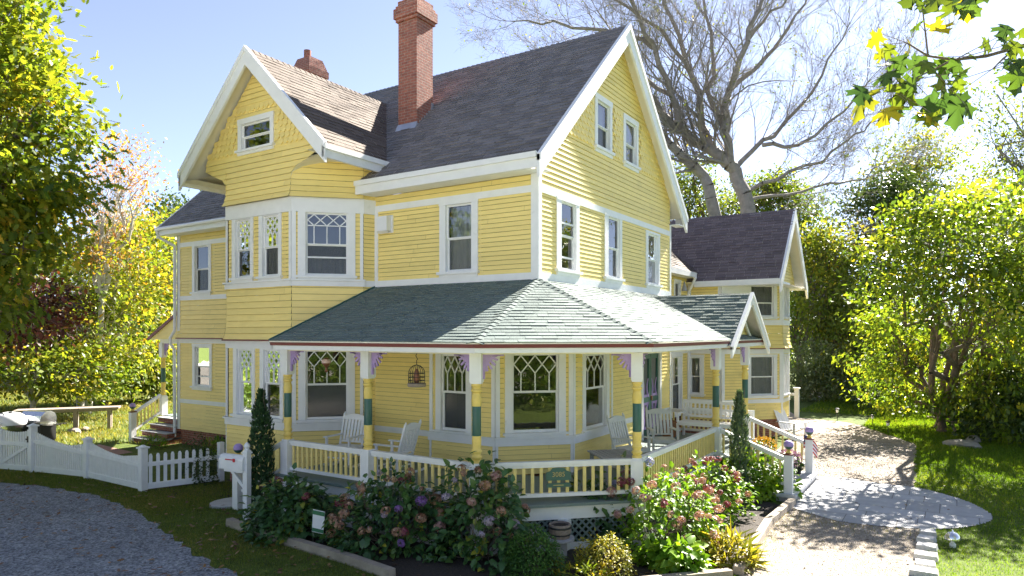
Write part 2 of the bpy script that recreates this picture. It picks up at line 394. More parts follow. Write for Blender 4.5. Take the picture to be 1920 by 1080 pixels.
def smooth(pts, k=6):
    out = []; n = len(pts)
    for i in range(n-1):
        p0, p1, p2, p3 = pts[max(i-1,0)], pts[i], pts[i+1], pts[min(i+2,n-1)]
        for j in range(k):
            t = j/k; out.append(tuple(.5*((2*p1[a])+(-p0[a]+p2[a])*t+(2*p0[a]-5*p1[a]+4*p2[a]-p3[a])*t*t+(-p0[a]+3*p1[a]-3*p2[a]+p3[a])*t**3) for a in (0,1)))
    return out+[pts[-1]]
def ragged(pts, amp=.05, step=.18):
    out = []
    for i in range(len(pts)-1):
        p, q = pts[i], pts[i+1]; L = math.hypot(q[0]-p[0], q[1]-p[1]); k = max(1, int(L/step))
        for j in range(k): out.append((p[0]+(q[0]-p[0])*j/k+random.uniform(-amp, amp), p[1]+(q[1]-p[1])*j/k+random.uniform(-amp, amp)))
    return out+[pts[-1]]
disc = [(600*math.cos(2*math.pi*i/64), 600*math.sin(2*math.pi*i/64)) for i in range(64)]
sheet('ground', disc, 0.0, M['lawn'])
drive_edge = ragged(smooth([(-45,-6.5), (-22,-5.4), (-14,-4.75), gz(100,915), gz(200,935), gz(280,975), gz(340,1020), gz(400,1060), gz(440,1084), (-1.6,-6.1), (-.6,-8.5), (-.5,-14)]), .09, .14)
DRIVE = drive_edge+[(-.5,-40), (-45,-40)]
sheet('driveway', DRIVE, .004, M['drive'])
sheet('bounce_ground', [(-70,-13.2), (-.5,-13.2), (6.9,-13.2), (60,-13.2), (60,-48), (-70,-48)], .008, groundmat('added pale bounce ground', [(.3, (.58,.54,.47)), (.7, (.72,.68,.61))], 6, .5, 50))  # added pale ground out of view, bounces sun onto the shaded front
path_l = [(4.0,-14), (4.35,-4), (4.25,-1.3), (4.1,.5), (3.98,2.2), (4.06,3.6), (4.05,6.6), (2.4,9.5), (2.2,13.2), (1.6,17), (-1,24), (-3,26)]
path_r = smooth([gz(1500,783.6), gz(1572,790), gz(1613,797.5), gz(1649,811), gz(1699,826.7), gz(1719,839), gz(1716,862), gz(1717,912), gz(1730,960), gz(1744,1000), gz(1735,1040), gz(1725,1085), (6.6,-3), (6.9,-14)])
PATH = path_l+[(-3,27)]+[(0.6,22)]+ragged(path_r, .05)
sheet('gravel_path', PATH, .004, M['gravel'])
PATIO = smooth([gz(*p) for p in ((1481,951.7),(1520.5,898.8),(1589.6,898),(1638,905.6),(1717,915),(1765.6,926),(1819.7,943.5),(1857.7,965),(1855,978.7),(1806,990),(1744,993),(1657,988),(1576,978.7),(1530,966.5),(1481,951.7))], 4)
sheet('patio_joint_bed', PATIO, .008, mat('dark patio joints', (.20,.19,.175), .95, .3, 9))
def inpoly(x, y, P):
    x = np.asarray(x); y = np.asarray(y); c = np.zeros(x.shape, bool); n = len(P)
    for i in range(n):
        (x1, y1), (x2, y2) = P[i], P[(i+1) % n]
        if y1 == y2: continue
        k = ((y1 > y) != (y2 > y)) & (x < (x2-x1)*(y-y1)/(y2-y1)+x1); c ^= k
    return c
g = G()                                                  # flagstones, cut to the patio outline
x0 = 3.6; ci = 0
def clipconvexcells(cell, P):
    cx = sum(p[0] for p in cell)/4; cy = sum(p[1] for p in cell)/4
    return inpoly([p[0] for p in cell], [p[1] for p in cell], P)
y = 2.0
while y < 9.2:
    h = random.choice([.45, .6, .6, .9]); x = 3.3+random.random()*.3
    while x < 8.4:
        w = random.choice([.6, .6, .9, .9, 1.2])
        nx, ny = max(2, int(w/.045)), max(2, int(h/.045)); t = random.uniform(-1, 1)
        for i in range(nx):
            for j in range(ny):
                a0, a1 = x+.008+(w-.016)*i/nx, x+.008+(w-.016)*(i+1)/nx; b0, b1 = y+.008+(h-.016)*j/ny, y+.008+(h-.016)*(j+1)/ny
                if inpoly([(a0+a1)/2], [(b0+b1)/2], PATIO)[0]: g.poly([(a0,b0,.014),(a1,b0,.014),(a1,b1,.014),(a0,b1,.014)], 0, t)
        x += w
    y += h
tag(g.build('patio', mat('grey flagstones', (.40,.40,.405), .85, .14, 3, tint=.12, bump=.3, bscale=30), fix=False), kind='structure')
BED = [(-4.9,-3.35), gz(470,1000), gz(640,1052), gz(710,1082), (0.4,-4.55), (2.2,-3.3), (3.9,-1.75), (4.12,-1.2), (4.0,.5), (3.9,2.2), (4.0,3.5), (2.2,4.3), (2.3,-.5), (.4,-2.4), (-4.3,-2.45)]
sheet('planting_bed', BED, .006, M['soil'])
sheet('foundation_bed', [(-9.2,-2.7), (-8.0,-3.1), (-6.3,-2.2), (-5.6,-1.6), (-8.2,-1.2)], .006, M['soil'])
sheet('brick_path', [(-16.6,-.2), (-14.2,-.4), (-13.9,-2.2), (-15.8,-2.4)], .004, mat('brick paving', (.30,.17,.13), .9, .3, 14))
sheet('dirt_track', [(-.5,31), (2.6,29.5), (3.6,33), (-1,36)], .004, groundmat('bare sandy soil', [(.3, (.30,.24,.19)), (.7, (.46,.39,.32))], 5, .6, 50))
# ---------------------------------------------------------------- the house
HOUSE = thing('house', 'yellow clapboard Victorian house with wrap-around porch, gables and white trim', 'house', (0,0,0))
def part(g, name, mats, smooth=False, parent=None): return g.build(name, mats, parent or HOUSE, smooth)
def fork(n, k=1, h=.5, hs=1.0):
    """leaded bars: uprights that fork into diamonds towards the head, as unit segments"""
    out = []; s = 1/n
    for i in range(-k, n+k):
        f = (i+.5)*s
        if 0 < f < 1: out.append(((f, 0), (f, h)))
        for dx in (-s*k, s*k):
            e = sorted(((0-f)/dx, (1-f)/dx)); t0, t1 = max(0, e[0]), min(1, e[1])
            if t1-t0 > .03: out.append(((f+dx*t0, h+(1-h)*t0), (f+dx*t1, h+(1-h)*t1)))
    return out
def window(fr, a0, a1, z0, z1, cas=(.13,.13), head=.13, sill=.10, mid=None, bars=(), extra=(), cur=None, low='screen', proud=.035, sillw=.04, name='window', up='glass'):
    """house > window (casing) > sash, pane, curtain. a0..z1 is the glazed opening"""
    g = G(); j = .012
    fr.box(g, a0-cas[0], a0, z0, z1, -.10, proud); fr.box(g, a1, a1+cas[1], z0, z1, -.10, proud)
    if head: fr.box(g, a0-cas[0]-.01, a1+cas[1]+.01, z1, z1+head, -.10, proud+.008)
    else: fr.box(g, a0-cas[0], a1+cas[1], z1, z1+.02, -.10, proud)
    fr.box(g, a0-cas[0]-sillw, a1+cas[1]+sillw, z0-sill*.45, z0, -.10, proud+.06); fr.box(g, a0-cas[0], a1+cas[1], z0-sill, z0-sill*.45, -.02, proud+.012)
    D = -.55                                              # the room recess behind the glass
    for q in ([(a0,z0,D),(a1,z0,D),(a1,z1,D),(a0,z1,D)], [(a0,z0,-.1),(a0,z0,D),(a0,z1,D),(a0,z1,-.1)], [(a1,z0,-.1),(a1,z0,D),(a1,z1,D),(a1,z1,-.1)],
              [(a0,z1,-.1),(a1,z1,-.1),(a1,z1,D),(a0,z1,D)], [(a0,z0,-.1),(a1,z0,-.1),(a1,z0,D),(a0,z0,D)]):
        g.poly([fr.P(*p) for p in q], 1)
    w = part(g, name, [M['white'], M['dark']])
    g = G(); s = .04; md = mid if mid is not None else (z0+z1)/2
    for (b0, b1, dd) in ((md, z1, -.02), (z0, md, -.05)):
        fr.box(g, a0, a0+s, b0, b1, dd-.035, dd); fr.box(g, a1-s, a1, b0, b1, dd-.035, dd)
        fr.box(g, a0+s, a1-s, b1-s*(1 if b1 == z1 else .6), b1, dd-.034, dd-.001); fr.box(g, a0+s, a1-s, b0, b0+s*(1.3 if b0 == z0 else .6), dd-.034, dd-.001)
    W, H_ = a1-a0-2*s, z1-md-2*s*.8
    for p, q in bars: fr.bar(g, (a0+s+W*p[0], md+s*.6+H_*p[1]), (a0+s+W*q[0], md+s*.6+H_*q[1]), .022, -.045, -.022)
    for zz in extra: fr.box(g, a0+s, a1-s, zz-.018, zz+.018, -.046, -.012)
    part(g, 'sash', M['white'], parent=w)
    g = G()
    g.poly([fr.P(a0+s*.5, md, -.038), fr.P(a1-s*.5, md, -.038), fr.P(a1-s*.5, z1, -.038), fr.P(a0+s*.5, z1, -.038)], 0)
    g.poly([fr.P(a0+s*.5, z0, -.068), fr.P(a1-s*.5, z0, -.068), fr.P(a1-s*.5, md, -.068), fr.P(a0+s*.5, md, -.068)], 1)
    part(g, 'pane', [M[up], M['screen'] if low == 'screen' else M['glass']], parent=w)
    if cur:
        kind, c0, c1 = cur                                 # material, bottom and top of the drop
        g = G(); k = max(8, int((a1-a0)/.03)); dep = -.16
        for i in range(k):
            x0, x1 = a0+(a1-a0)*i/k, a0+(a1-a0)*(i+1)/k; e = lambda q: dep+.022*math.sin(q*53)+.012*math.sin(q*91+1)
            g.poly([fr.P(x0,c0,e(x0)), fr.P(x1,c0,e(x1)), fr.P(x1,c1,e(x1)*.97), fr.P(x0,c1,e(x0)*.97)])
        g.build('curtain', M[kind], w, True, fix=False)
    return w
def hole(a0, a1, z0, z1, *_): return (a0-.06, a1+.06, z0-.05, z1+.015)
def band(g, fr, a0, a1, z0, z1, d=.03, m=0): fr.box(g, a0, a1, z0, z1, -.02, d, m)
FA = Fr((0,0), (1,0)); FB = Fr((0,0), (0,1))
BF = Fr((-8.05,-1.4), (-5.65,-1.4)); BC = Fr((-5.65,-1.4), (-4.53,-.28)); BR = Fr((-4.53,-.28), (-4.42,0.0))
BL = Fr((-9.2,-.25), (-8.05,-1.4)); WL = Fr((-14.56,1.29), (-9.2,1.29)); WS = Fr((-14.56,6.6), (-14.56,1.29)); MS = Fr((-9.2,1.29), (-9.2,-.25))
Z1, Z2, Z3, Z4 = 4.73, 4.87, 6.48, 6.62     # band heights shared by all upper walls
# main block, upper storey, long side
g = G(); t = G()
hA = [hole(-2.31,-1.62,4.98,6.43,.16,.1)]
clad(g, FA, (-4.42,-.12), Z2, Z3, .097, hA); clad(g, FA, (-4.42,-.12), Z4, 7.15, .11)
band(t, FA, -4.42, -.12, Z3, Z4, .03); band(t, FA, -4.42, -.12, Z1, Z2, .035); band(t, FA, -4.42, -4.32, Z2, Z3, .028); band(t, FA, -.14, .03, 4.6, 7.1, .034); band(t, FB, -.030, .1, 4.6, 7.0, .037)
part(g, 'wall', M['yellow']); 
window(FA, -2.31, -1.62, 4.98, 6.43, (.17,.17), .05, .13, 5.70, cur=('curtain',4.98,6.40), low='screen')
# main block, gable side
g = G(); eB = lambda z: ((.1, 7.5) if z < 6.85 else (max(.05, (z-7.12)/.948-.42+.12), min(7.55, 7.7-((z-7.12)/.948-.42+.12))))
hB = [hole(.93,1.6,5.0,6.45,.16,.1), hole(3.27,3.95,5.0,6.46,.16,.1), hole(5.82,6.59,5.0,6.36,.16,.1)]; hG = [hole(2.68,3.36,8.0,9.1,.16,.12), hole(4.31,5.0,7.97,9.06,.16,.12)]
clad(g, FB, eB, Z2, Z3, .097, hB); clad(g, FB, eB, Z4, 7.95, .115, hG, proud=.02); clad(g, FB, eB, 7.95, 9.12, .13, hG); clad(g, FB, eB, 9.12, 11.0, .115, hG, proud=.02)
scallops(g, FB, eB, 7.95, 9.05, .135, .17, [(2.5,3.54,7.8,9.25), (4.13,5.18,7.8,9.2)])
part(g, 'wall', M['yellow'])
band(t, FB, .1, 7.5, Z3, Z4, .03); band(t, FB, .1, 7.6, Z1-.02, Z2, .035); band(t, FB, 7.5, 7.6, 4.6, 6.8, .034)
window(FB, .93, 1.6, 5.0, 6.45, (.2,.15), .06, .13, 5.73, extra=(6.0,5.27), low='glass', cur=('curtd',5.0,5.3), sillw=.06)
window(FB, 3.27, 3.95, 5.0, 6.46, (.2,.12), .06, .13, 5.72, low='glass', sillw=.06)
window(FB, 5.82, 6.59, 5.0, 6.37, (.16,.1), .06, .13, 5.67, sillw=.06, cur=('curtd',5.0,5.68))
window(FB, 2.68, 3.36, 8.0, 9.09, (.14,.12), .13, .14, 8.52, cur=('curtain',8.05,9.09)); window(FB, 4.31, 5.0, 7.98, 9.04, (.14,.12), .13, .14, 8.47, cur=('curtain',8.45,9.04), low='glass')
# bay, both storeys
fl1 = lambda z: (.09*((4.0-z)/.55)**2 if z < 4.0 else 0); fl2 = lambda z: (.09*((7.1-z)/.35)**2 if z < 7.1 else 0)
g = G()
wF2 = [(-7.68,-7.11,4.99,6.39), (-6.66,-6.09,4.98,6.39)]; wF1 = [(-7.63,-7.05,1.70,3.27), (-6.62,-6.03,1.68,3.27)]
hF = [hole(a+8.05,b+8.05,c,d,.15,.1) for a,b,c,d in wF2]; hF1 = [hole(a+8.05,b+8.05,c,d,.15,.1) for a,b,c,d in wF1]
LC = BC.L; cA0, cA1 = .30, 1.235       # chamfer glass span
hC = [hole(cA0,cA1,4.97,6.41,.17,.1)]; hC1 = [hole(cA0,cA1,1.68,3.27,.17,.1)]
for fr, L, h2, h1 in ((BF, 2.4, hF, hF1), (BC, LC, hC, hC1), (BL, BL.L, [], [])):
    a0, a1 = .09, L-.06
    if fr is BL: a0, a1 = 0, L
    clad(g, fr, (a0, a1), Z2, 6.46, .097, h2); clad(g, fr, (a0, a1), 1.60, 3.3, .1, h1); clad(g, fr, (.0, L), .42, 1.43, .1)
    ex = lambda z, L=L, fr=fr: (-.414*fl1(z) if fr is not BF else -.2*fl1(z), L+.414*fl1(z))
    clad(g, fr, ex, 3.50, Z1, .15, flare=fl1, proud=.02)
clad(g, BR, (0, BR.L), Z2, 6.46, .097); clad(g, BR, (0, BR.L), 3.5, Z1, .15); clad(g, BR, (0, BR.L), .42, 3.4, .1)
# gable front over the bay: its ends sweep out past the canted corner
def eG(z):
    c = -6.80+8.05                                       # gable centre along the front
    if z < 7.22: h0 = 1.15
    elif z < 7.58: tq = (z-7.22)/.36; h0 = 1.15+.91*(1-math.sqrt(max(0, 1-tq*tq)))
    else: h0 = min(2.06+1e-6, (10.0-z)/1.01)
    return (c-h0-(.1 if z < 7.5 else 0), c+h0) if z > 7.22 else (-.2*fl2(z), 2.4+.414*fl2(z))
hGb = [hole(8.05-7.42,8.05-6.36,8.03,8.66,.16,.12)]
GF = Fr((-8.05,-1.42), (-5.65,-1.42))
clad(g, GF, eG, 6.75, 7.95, .135, (), flare=fl2, proud=.02); clad(g, GF, eG, 7.95, 9.1, .135, hGb, proud=.01); clad(g, GF, eG, 9.1, 10.0, .12, (), proud=.02)
scallops(g, GF, eG, 7.98, 9.0, .135, .17, [(8.05-7.6,8.05-6.18,7.85,8.85)])
eC = lambda z: (-.02-.414*fl2(z), LC)
clad(g, BC, eC, 6.75, 7.62, .135, flare=fl2, proud=.02); clad(g, BR, (0, BR.L), 6.6, 7.62, .135); clad(g, BL, (0, BL.L+.05), 6.75, 7.62, .135, proud=.02)
part(g, 'wall', M['yellow'])
# curved soffit of the gable front's ends
g = G()
for sgn, xc in ((1, -5.65), (-1, -7.98)):
    pts = []
    for i in range(9):
        tq = i/8; z = 7.22+.36*tq; pts.append((xc+sgn*.91*(1-math.sqrt(1-tq*tq)), z))
    for i in range(8):
        (xa, za), (xb, zb) = pts[i], pts[i+1]; g.poly([(xa,-1.43,za),(xb,-1.43,zb),(xb,-.9,zb+.02),(xa,-.9,za+.02)])
g.poly([(-9.3,-1.44,7.585),(-4.25,-1.44,7.585),(-4.25,.3,7.585),(-9.3,.3,7.585)])
g.poly([(-9.35,-1.76,7.46),(-8.85,-1.76,7.46),(-8.85,.3,7.46),(-9.35,.3,7.46)]); g.poly([(-4.75,-1.76,7.60),(-4.2,-1.76,7.60),(-4.2,.3,7.60),(-4.75,.3,7.60)])
part(g, 'bay_soffit', M['cream'])
for (a,b,c,d) in wF2: window(BF, a+8.05, b+8.05, c, d, (.13,.11), .0, .12, 5.66, bars=fork(3,2,.38), cur=('curtd',c,d-.75) if a > -7 else None, low='screen' if a > -7 else 'glass')
for (a,b,c,d) in wF1: window(BF, a+8.05, b+8.05, c, d, (.13,.11), .0, .12, 2.48, bars=fork(3,2,.40), low='glass')
window(BC, cA0, cA1, 4.97, 6.41, (.17,.17), .0, .12, 5.68, bars=fork(3,1,.62)+[((0,.62),(1,.62))], extra=(5.39,), cur=('curtd',4.97,5.39)); window(BC, cA0, cA1, 1.68, 3.27, (.16,.16), .0, .12, 2.48, bars=fork(3,1,.52))
window(GF, 8.05-7.42, 8.05-6.36, 8.04, 8.66, (.13,.13), .13, .12, 8.35, low='glass')
for fr, L in ((BF, 2.4), (BC, LC), (BL, BL.L)):
    e = .014
    band(t, fr, -e, L+e, 6.42, 6.755, .032); band(t, fr, -.03, L+.03, Z1, Z2-.02, .045); band(t, fr, -.05, L+.05, Z2-.02, Z2+.02, .09)
    band(t, fr, -e, L+e, 3.29, 3.47, .032); band(t, fr, -.03, L+.03, 1.43, 1.57, .045); band(t, fr, -.05, L+.05, 1.57, 1.61, .09)
    for (b0, b1) in ((Z2, 6.42), (1.61, 3.29)): band(t, fr, 0, .09, b0, b1, .03) if fr is BC else None; band(t, fr, L-.075, L-.002, b0, b1, .029)
    band(t, fr, L-.05, L, .42, 1.43, .027)
band(t, BR, .0, BR.L, Z1, Z2, .03); band(t, BR, 0, BR.L, 6.42, 6.75, .028)
# left wing
g = G(); u = 14.56
hW2 = [hole(-13.62+u,-12.87+u,4.98,6.45,.13,.1)]; hW1 = [hole(-13.61+u,-12.83+u,1.95,3.22,.13,.1)]
clad(g, WL, (.12, 5.36), Z2, Z3, .097, hW2); clad(g, WL, (.12, 5.36), Z4, 7.1, .11); clad(g, WL, (0, 5.36), 3.5, Z1, .15, flare=fl1, proud=.02); clad(g, WL, (.12, 5.36), 1.5, 3.33, .1, hW1); clad(g, WL, (.12, 5.36), .5, 1.37, .1)
eW = lambda z: ((0, 5.3) if z < 7.0 else (max(0, 5.31-(2.56+(9.7-z)/.95)), 5.31-(2.56-(9.7-z)/.95)))
clad(g, WS, (0, 5.31), .5, 7.0, .1); clad(g, WS, eW, 7.0, 9.7, .115); clad(g, MS, (0, MS.L), .5, 7.6, .1)
part(g, 'wall', M['yellow'])
window(WL, -13.62+u, -12.87+u, 4.98, 6.45, (.13,.13), .05, .13, 5.71, cur=('curtd',4.98,5.72)); window(WL, -13.61+u, -12.83+u, 1.95, 3.22, (.13,.13), .1, .12, 2.59, bars=(), extra=(2.27,), low='glass')
band(t, WL, .12, 5.36, Z3, Z4, .03); band(t, WL, .12, 5.36, Z1, Z2, .03); band(t, WL, .12, 5.36, 3.33, 3.47, .03); band(t, WL, .12, 5.36, 1.37, 1.5, .03); band(t, WL, 0, .12, .5, 7.0, .034); band(t, WS, 5.2, 5.344, .5, 7.0, .034)
part(t, 'wall_trim', M['white'])
g = G()
for fr, a0, a1 in ((WL, .0, 5.4), (BF, -.05, 2.46), (BC, -.05, LC+.02)): fr.box(g, a0, a1, 3.47, 3.505, -.02, .115)
part(g, 'belt_moulding', M['red'])
g = G(); g.box(-14.5, -9.2, 1.35, 6.5, 0, .52); g.box(-9.2, -8.0, -.2, 1.3, 0, .45); g.poly([(-8.0,-1.35,.45),(-5.65,-1.35,.45),(-5.65,-1.35,0),(-8.0,-1.35,0)]); g.box(-7.98,-4.5,-.3,.3,0,.44); g.box(-.9,.3,-.2,7.5,0,.7); g.box(-4.5,-.9,.05,7.5,0,.7)
part(g, 'foundation', M['brick'])
g = G(); WL.box(g, 2.05, 2.75, .22, .42, .03, .06); part(g, 'cellar_window', M['black'])
# inside liner so that no daylight crosses the rooms
g = G(); g.box(-8.9,-.6,.65,7.0,.8,7.0); g.box(-14.0,-9.3,1.9,6.2,.6,7.0); part(g, 'interior_core', M['dark'])
# ---- roofs
def roof(poly3, mm, under='cream', course=.15, tabw=.32, th=.013, slab=.10, name='roof', sh=True, jit=1.0, fasc=True):
    """one roof slope: poly3[0]->poly3[1] is its eave"""
    P = [Vector(p) for p in poly3]; u = (P[1]-P[0]).normalized(); n = u.cross(P[2]-P[0]).normalized()
    if n.z < 0: n = -n
    v = n.cross(u).normalized()
    if (P[2]-P[0]).dot(v) < 0: v = -v
    p2 = [((p-P[0]).dot(u), (p-P[0]).dot(v)) for p in P]
    g = G(); g.prism([p-n*slab for p in P], n*slab, 1)
    if sh: shingles(g, P[0], u, v, p2, course, tabw, th, 0, jit)
    else: g.poly([p+n*.004 for p in P], 0)
    return part(g, name, [M[mm], M[under]])
ZE, YE, ZR, YR = 7.12, -.42, 11.17, 3.85
roof([(-8.6,YE,ZE), (.32,YE,ZE), (.32,YR,ZR), (-8.6,YR,ZR)], 'shingle_d'); roof([(.32,2*YR-YE,ZE), (-9.4,2*YR-YE,ZE), (-9.4,YR,ZR), (.32,YR,ZR)], 'shingle_d', sh=False)
XC, ZB, YB = -6.77, 10.24, -1.8
roof([(-4.16,YB,7.62), (-4.16,.12,7.62), (XC,2.9,ZB), (XC,YB,ZB)], 'shingle_b', course=.16, tabw=.30, th=.010); roof([(-9.38,.9,7.62), (-9.38,YB,7.62), (XC,YB,ZB), (XC,2.9,ZB)], 'shingle_b', course=.17, sh=False)
roof([(-15.05,.87,7.12), (-9.0,.87,7.12), (-9.0,3.85,9.95), (-15.05,3.85,9.95)], 'shingle_d'); roof([(-9,6.85,7.12), (-15.05,6.85,7.12), (-15.05,3.85,9.95), (-9,3.85,9.95)], 'shingle_d', sh=False)
g = G()
hipcap(g, (-8.6,YR,ZR), (.3,YR,ZR), (0,-1,-.95), (0,1,-.95), .14, .16, 0); part(g, 'ridge_cap', M['shingle_d'])
g = G(); hipcap(g, (XC,YB+.02,ZB), (XC,2.9,ZB), (1,0,-1), (-1,0,-1), .14, .17, 0); part(g, 'ridge_cap', M['shingle_b'])
# barge boards, fascias, gutters
def rake(g, p, q, w, outn, th=.05, drop=0.0, m=0):
    """board under a roof edge from eave p to apex q, facing outn"""
    p, q = Vector(p), Vector(q); d = (q-p).normalized(); n = Vector(outn); s = n.cross(d); s = -s if s.z > 0 else s
    dz = Vector((0,0,-1)); k = w/abs(s.z) if abs(s.z) > .2 else w
    a = [p, q, q+dz*k, p+dz*k]
    g.prism([x+dz*drop for x in a], n*th, m)
g = G()
for x, th in ((.262, .062),):
    rake(g, (x,YE-.06,ZE-.04), (x,YR,ZR+.02), .32, (1,0,0), th); rake(g, (x,2*YR-YE+.06,ZE-.04), (x,YR,ZR+.02), .32, (1,0,0), th)
    rake(g, (x,YE-.06,ZE-.02), (x,YR,ZR+.04), .10, (1,0,0), th+.03); rake(g, (x,2*YR-YE+.06,ZE-.02), (x,YR,ZR+.04), .10, (1,0,0), th+.03)
g.box(-4.6,.262,YE-.05,YE-.005,6.84,7.13); g.box(-4.6,.262,YE-.10,YE-.05,7.03,7.14); g.box(-4.5,.1,YE+.0,-.0,6.84,6.86)
g.box(-.02,.3,2*YR-YE-.02,2*YR-YE+.06,6.82,7.1); g.box(.0,.30,-.40,-.02,6.83,6.85); g.box(.0,.262,7.6,8.1,6.80,6.83)
rake(g, (-9.43,YB+.04,7.66), (XC,YB+.04,ZB+.03), .30, (0,-1,0), .06); rake(g, (-4.11,YB+.04,7.66), (XC,YB+.04,ZB+.03), .30, (0,-1,0), .06)
rake(g, (-9.43,YB+.04,7.68), (XC,YB+.04,ZB+.05), .09, (0,-1,0), .09); rake(g, (-4.11,YB+.04,7.68), (XC,YB+.04,ZB+.05), .09, (0,-1,0), .09)
g.box(-4.2,-4.13,YB-.02,.12,7.36,7.63); g.box(-4.13,-4.08,YB-.02,.14,7.53,7.64); g.box(-9.42,-9.35,YB-.02,.8,7.36,7.63)
g.box(-15.05,-9.3,.82,.87,6.86,7.12); g.box(-15.0,-9.3,.87,1.29,6.86,6.88)
rake(g, (-15.0,.82,7.12), (-15.0,3.85,9.97), .26, (-1,0,0), .06)
part(g, 'barge_board', M['white'])
g = G()
g.tube([(-15.0,.77,7.05),(-9.3,.77,7.07)], .06, 8); g.tube([(-14.95,.77,7.0),(-14.95,.85,6.8),(-14.66,1.2,6.55),(-14.66,1.22,6.3),(-14.66,1.22,3.75),(-14.72,1.1,3.5),(-14.72,1.12,3.3),(-14.66,1.2,3.1),(-14.66,1.22,.25),(-14.72,1.0,.12)], .05, 8)
part(g, 'downspout', M['metalw'], True)
# chimneys
g = G(); cx0, cx1, cy0, cy1 = -5.02, -4.40, 1.45, 2.08
g.box(cx0,cx1,cy0,cy1,8.3,11.70); g.box(cx0-.05,cx1+.05,cy0-.05,cy1+.05,11.62,11.70); g.box(cx0-.09,cx1+.09,cy0-.09,cy1+.09,11.70,11.95); g.box(cx0-.05,cx1+.05,cy0-.05,cy1+.05,11.95,12.03); g.box(cx0-.01,cx1+.01,cy0-.01,cy1+.01,12.03,12.16)
ch = part(g, 'chimney', M['brick'])
g = G(); g.hexa([(cx0-.03,cy0-.16,8.70),(cx1+.03,cy0-.16,8.70),(cx1+.03,cy0,8.80),(cx0-.03,cy0,8.80),(cx0-.012,cy0-.015,8.98),(cx1+.012,cy0-.015,8.98),(cx1+.012,cy0,9.0),(cx0-.012,cy0,9.0)])
for i in range(7):
    y0 = cy0+i*.09; z0 = 8.82+(y0-cy0)*.948; g.box(cx1, cx1+.012, y0, y0+.1, z0-.1, z0+.14)
g.box(cx1,cx1+.014,cy1-.07,cy1+.02,9.3,9.62)
part(g, 'flashing', M['lead'], parent=ch)
g = G(); sx, sy = -11.15, 3.85
g.box(sx-.33,sx+.33,sy-.3,sy+.3,8.8,12.05); g.box(sx-.40,sx+.40,sy-.37,sy+.37,12.05,12.2); g.box(sx-.45,sx+.45,sy-.42,sy+.42,12.2,12.42)
g.hexa([(sx-.43,sy-.40,12.42),(sx+.43,sy-.40,12.42),(sx+.43,sy+.40,12.42),(sx-.43,sy+.40,12.42),(sx-.3,sy-.28,12.8),(sx+.3,sy-.28,12.8),(sx+.3,sy+.28,12.8),(sx-.3,sy+.28,12.8)])
ch2 = part(g, 'chimney', M['brick']); g = G(); g.lathe(sx-.12, sy, [(.12,12.8),(.12,13.15),(.09,13.15)], 12); part(g, 'chimney_pot', M['brick'], parent=ch2)
# vents on the walls
g = G(); FA.box(g, -4.24, -3.84, 5.96, 6.36, .0, .05); FA.box(g, -4.20, -3.88, 6.0, 6.33, .05, .20)
g.poly([FA.P(-4.20,6.0,.20),FA.P(-3.88,6.0,.20),FA.P(-3.88,5.95,.12),FA.P(-4.20,5.95,.12)]); part(g, 'vent_hood', M['metalw'])
g = G(); g.hexa([WL.P(3.1,3.28,.3),WL.P(3.85,3.28,.3),WL.P(3.85,3.33,.02),WL.P(3.1,3.33,.02),WL.P(3.15,3.36,.26),WL.P(3.8,3.36,.26),WL.P(3.8,3.42,.02),WL.P(3.15,3.42,.02)]); part(g, 'wall_light', M['steel'])
# ---------------------------------------------------------------- first floor under the porch
DK = .80
CA = Fr((-2.45,-.38), (-.76,-.38)); CC = Fr((-.76,-.38), (.38,.76)); CB = Fr((.38,.76), (.38,2.69)); CBr = Fr((.38,2.69), (0,2.69))
g = G(); t = G()
clad(g, FA, (-4.42,-2.3), DK, 3.45, .1); clad(g, FB, (2.6,7.55), DK, 3.45, .1, [(5.44,6.70,.5,3.12)])
hs = {CA: [hole(.31,.97,1.61,3.21)], CC: [hole(.34,1.31,1.64,3.24)], CB: [hole(.55,1.59,1.59,3.2)]}
for fr, hh in hs.items():
    clad(g, fr, (.0, fr.L), 1.55, 3.45, .1, hh); clad(g, fr, (0, fr.L), DK, 1.4, .1)
    band(t, fr, -.03, fr.L+.03, 1.38, 1.52, .045); band(t, fr, -.045, fr.L+.045, 1.52, 1.56, .085); band(t, fr, -.012, fr.L+.012, 3.27, 3.45, .03)
    band(t, fr, 0, .085, 1.56, 3.27, .03); band(t, fr, fr.L-.085, fr.L-.001, 1.56, 3.27, .0295); band(t, fr, fr.L-.05, fr.L-.001, DK, 1.38, .03); band(t, fr, 0, .05, DK, 1.38, .029)
band(t, FA, -4.42, -2.47, 1.37, 1.5, .03); band(t, FB, 2.7, 5.3, 1.37, 1.5, .03); band(t, FB, 6.84, 7.5, 1.37, 1.5, .03); band(t, FB, 7.5, 7.6, DK, 3.4, .034)
clad(g, CBr, (0,.38), DK, 3.45, .1)
Fr((-2.45,0),(-2.45,-.38)).box(g, 0, .38, DK, 3.45, -.02, 0)
part(g, 'wall', M['yellow'])
window(CA, .31, .97, 1.61, 3.21, (.14,.14), 0, .08, 2.42, bars=fork(3,1,.5)); window(CC, .34, 1.31, 1.64, 3.24, (.15,.15), 0, .1, 2.46, bars=fork(3,1,.5), low='glass'); window(CB, .55, 1.59, 1.59, 3.2, (.14,.14), 0, .08, 2.46, bars=fork(3,1,.5), cur=('curtd',1.6,2.46))
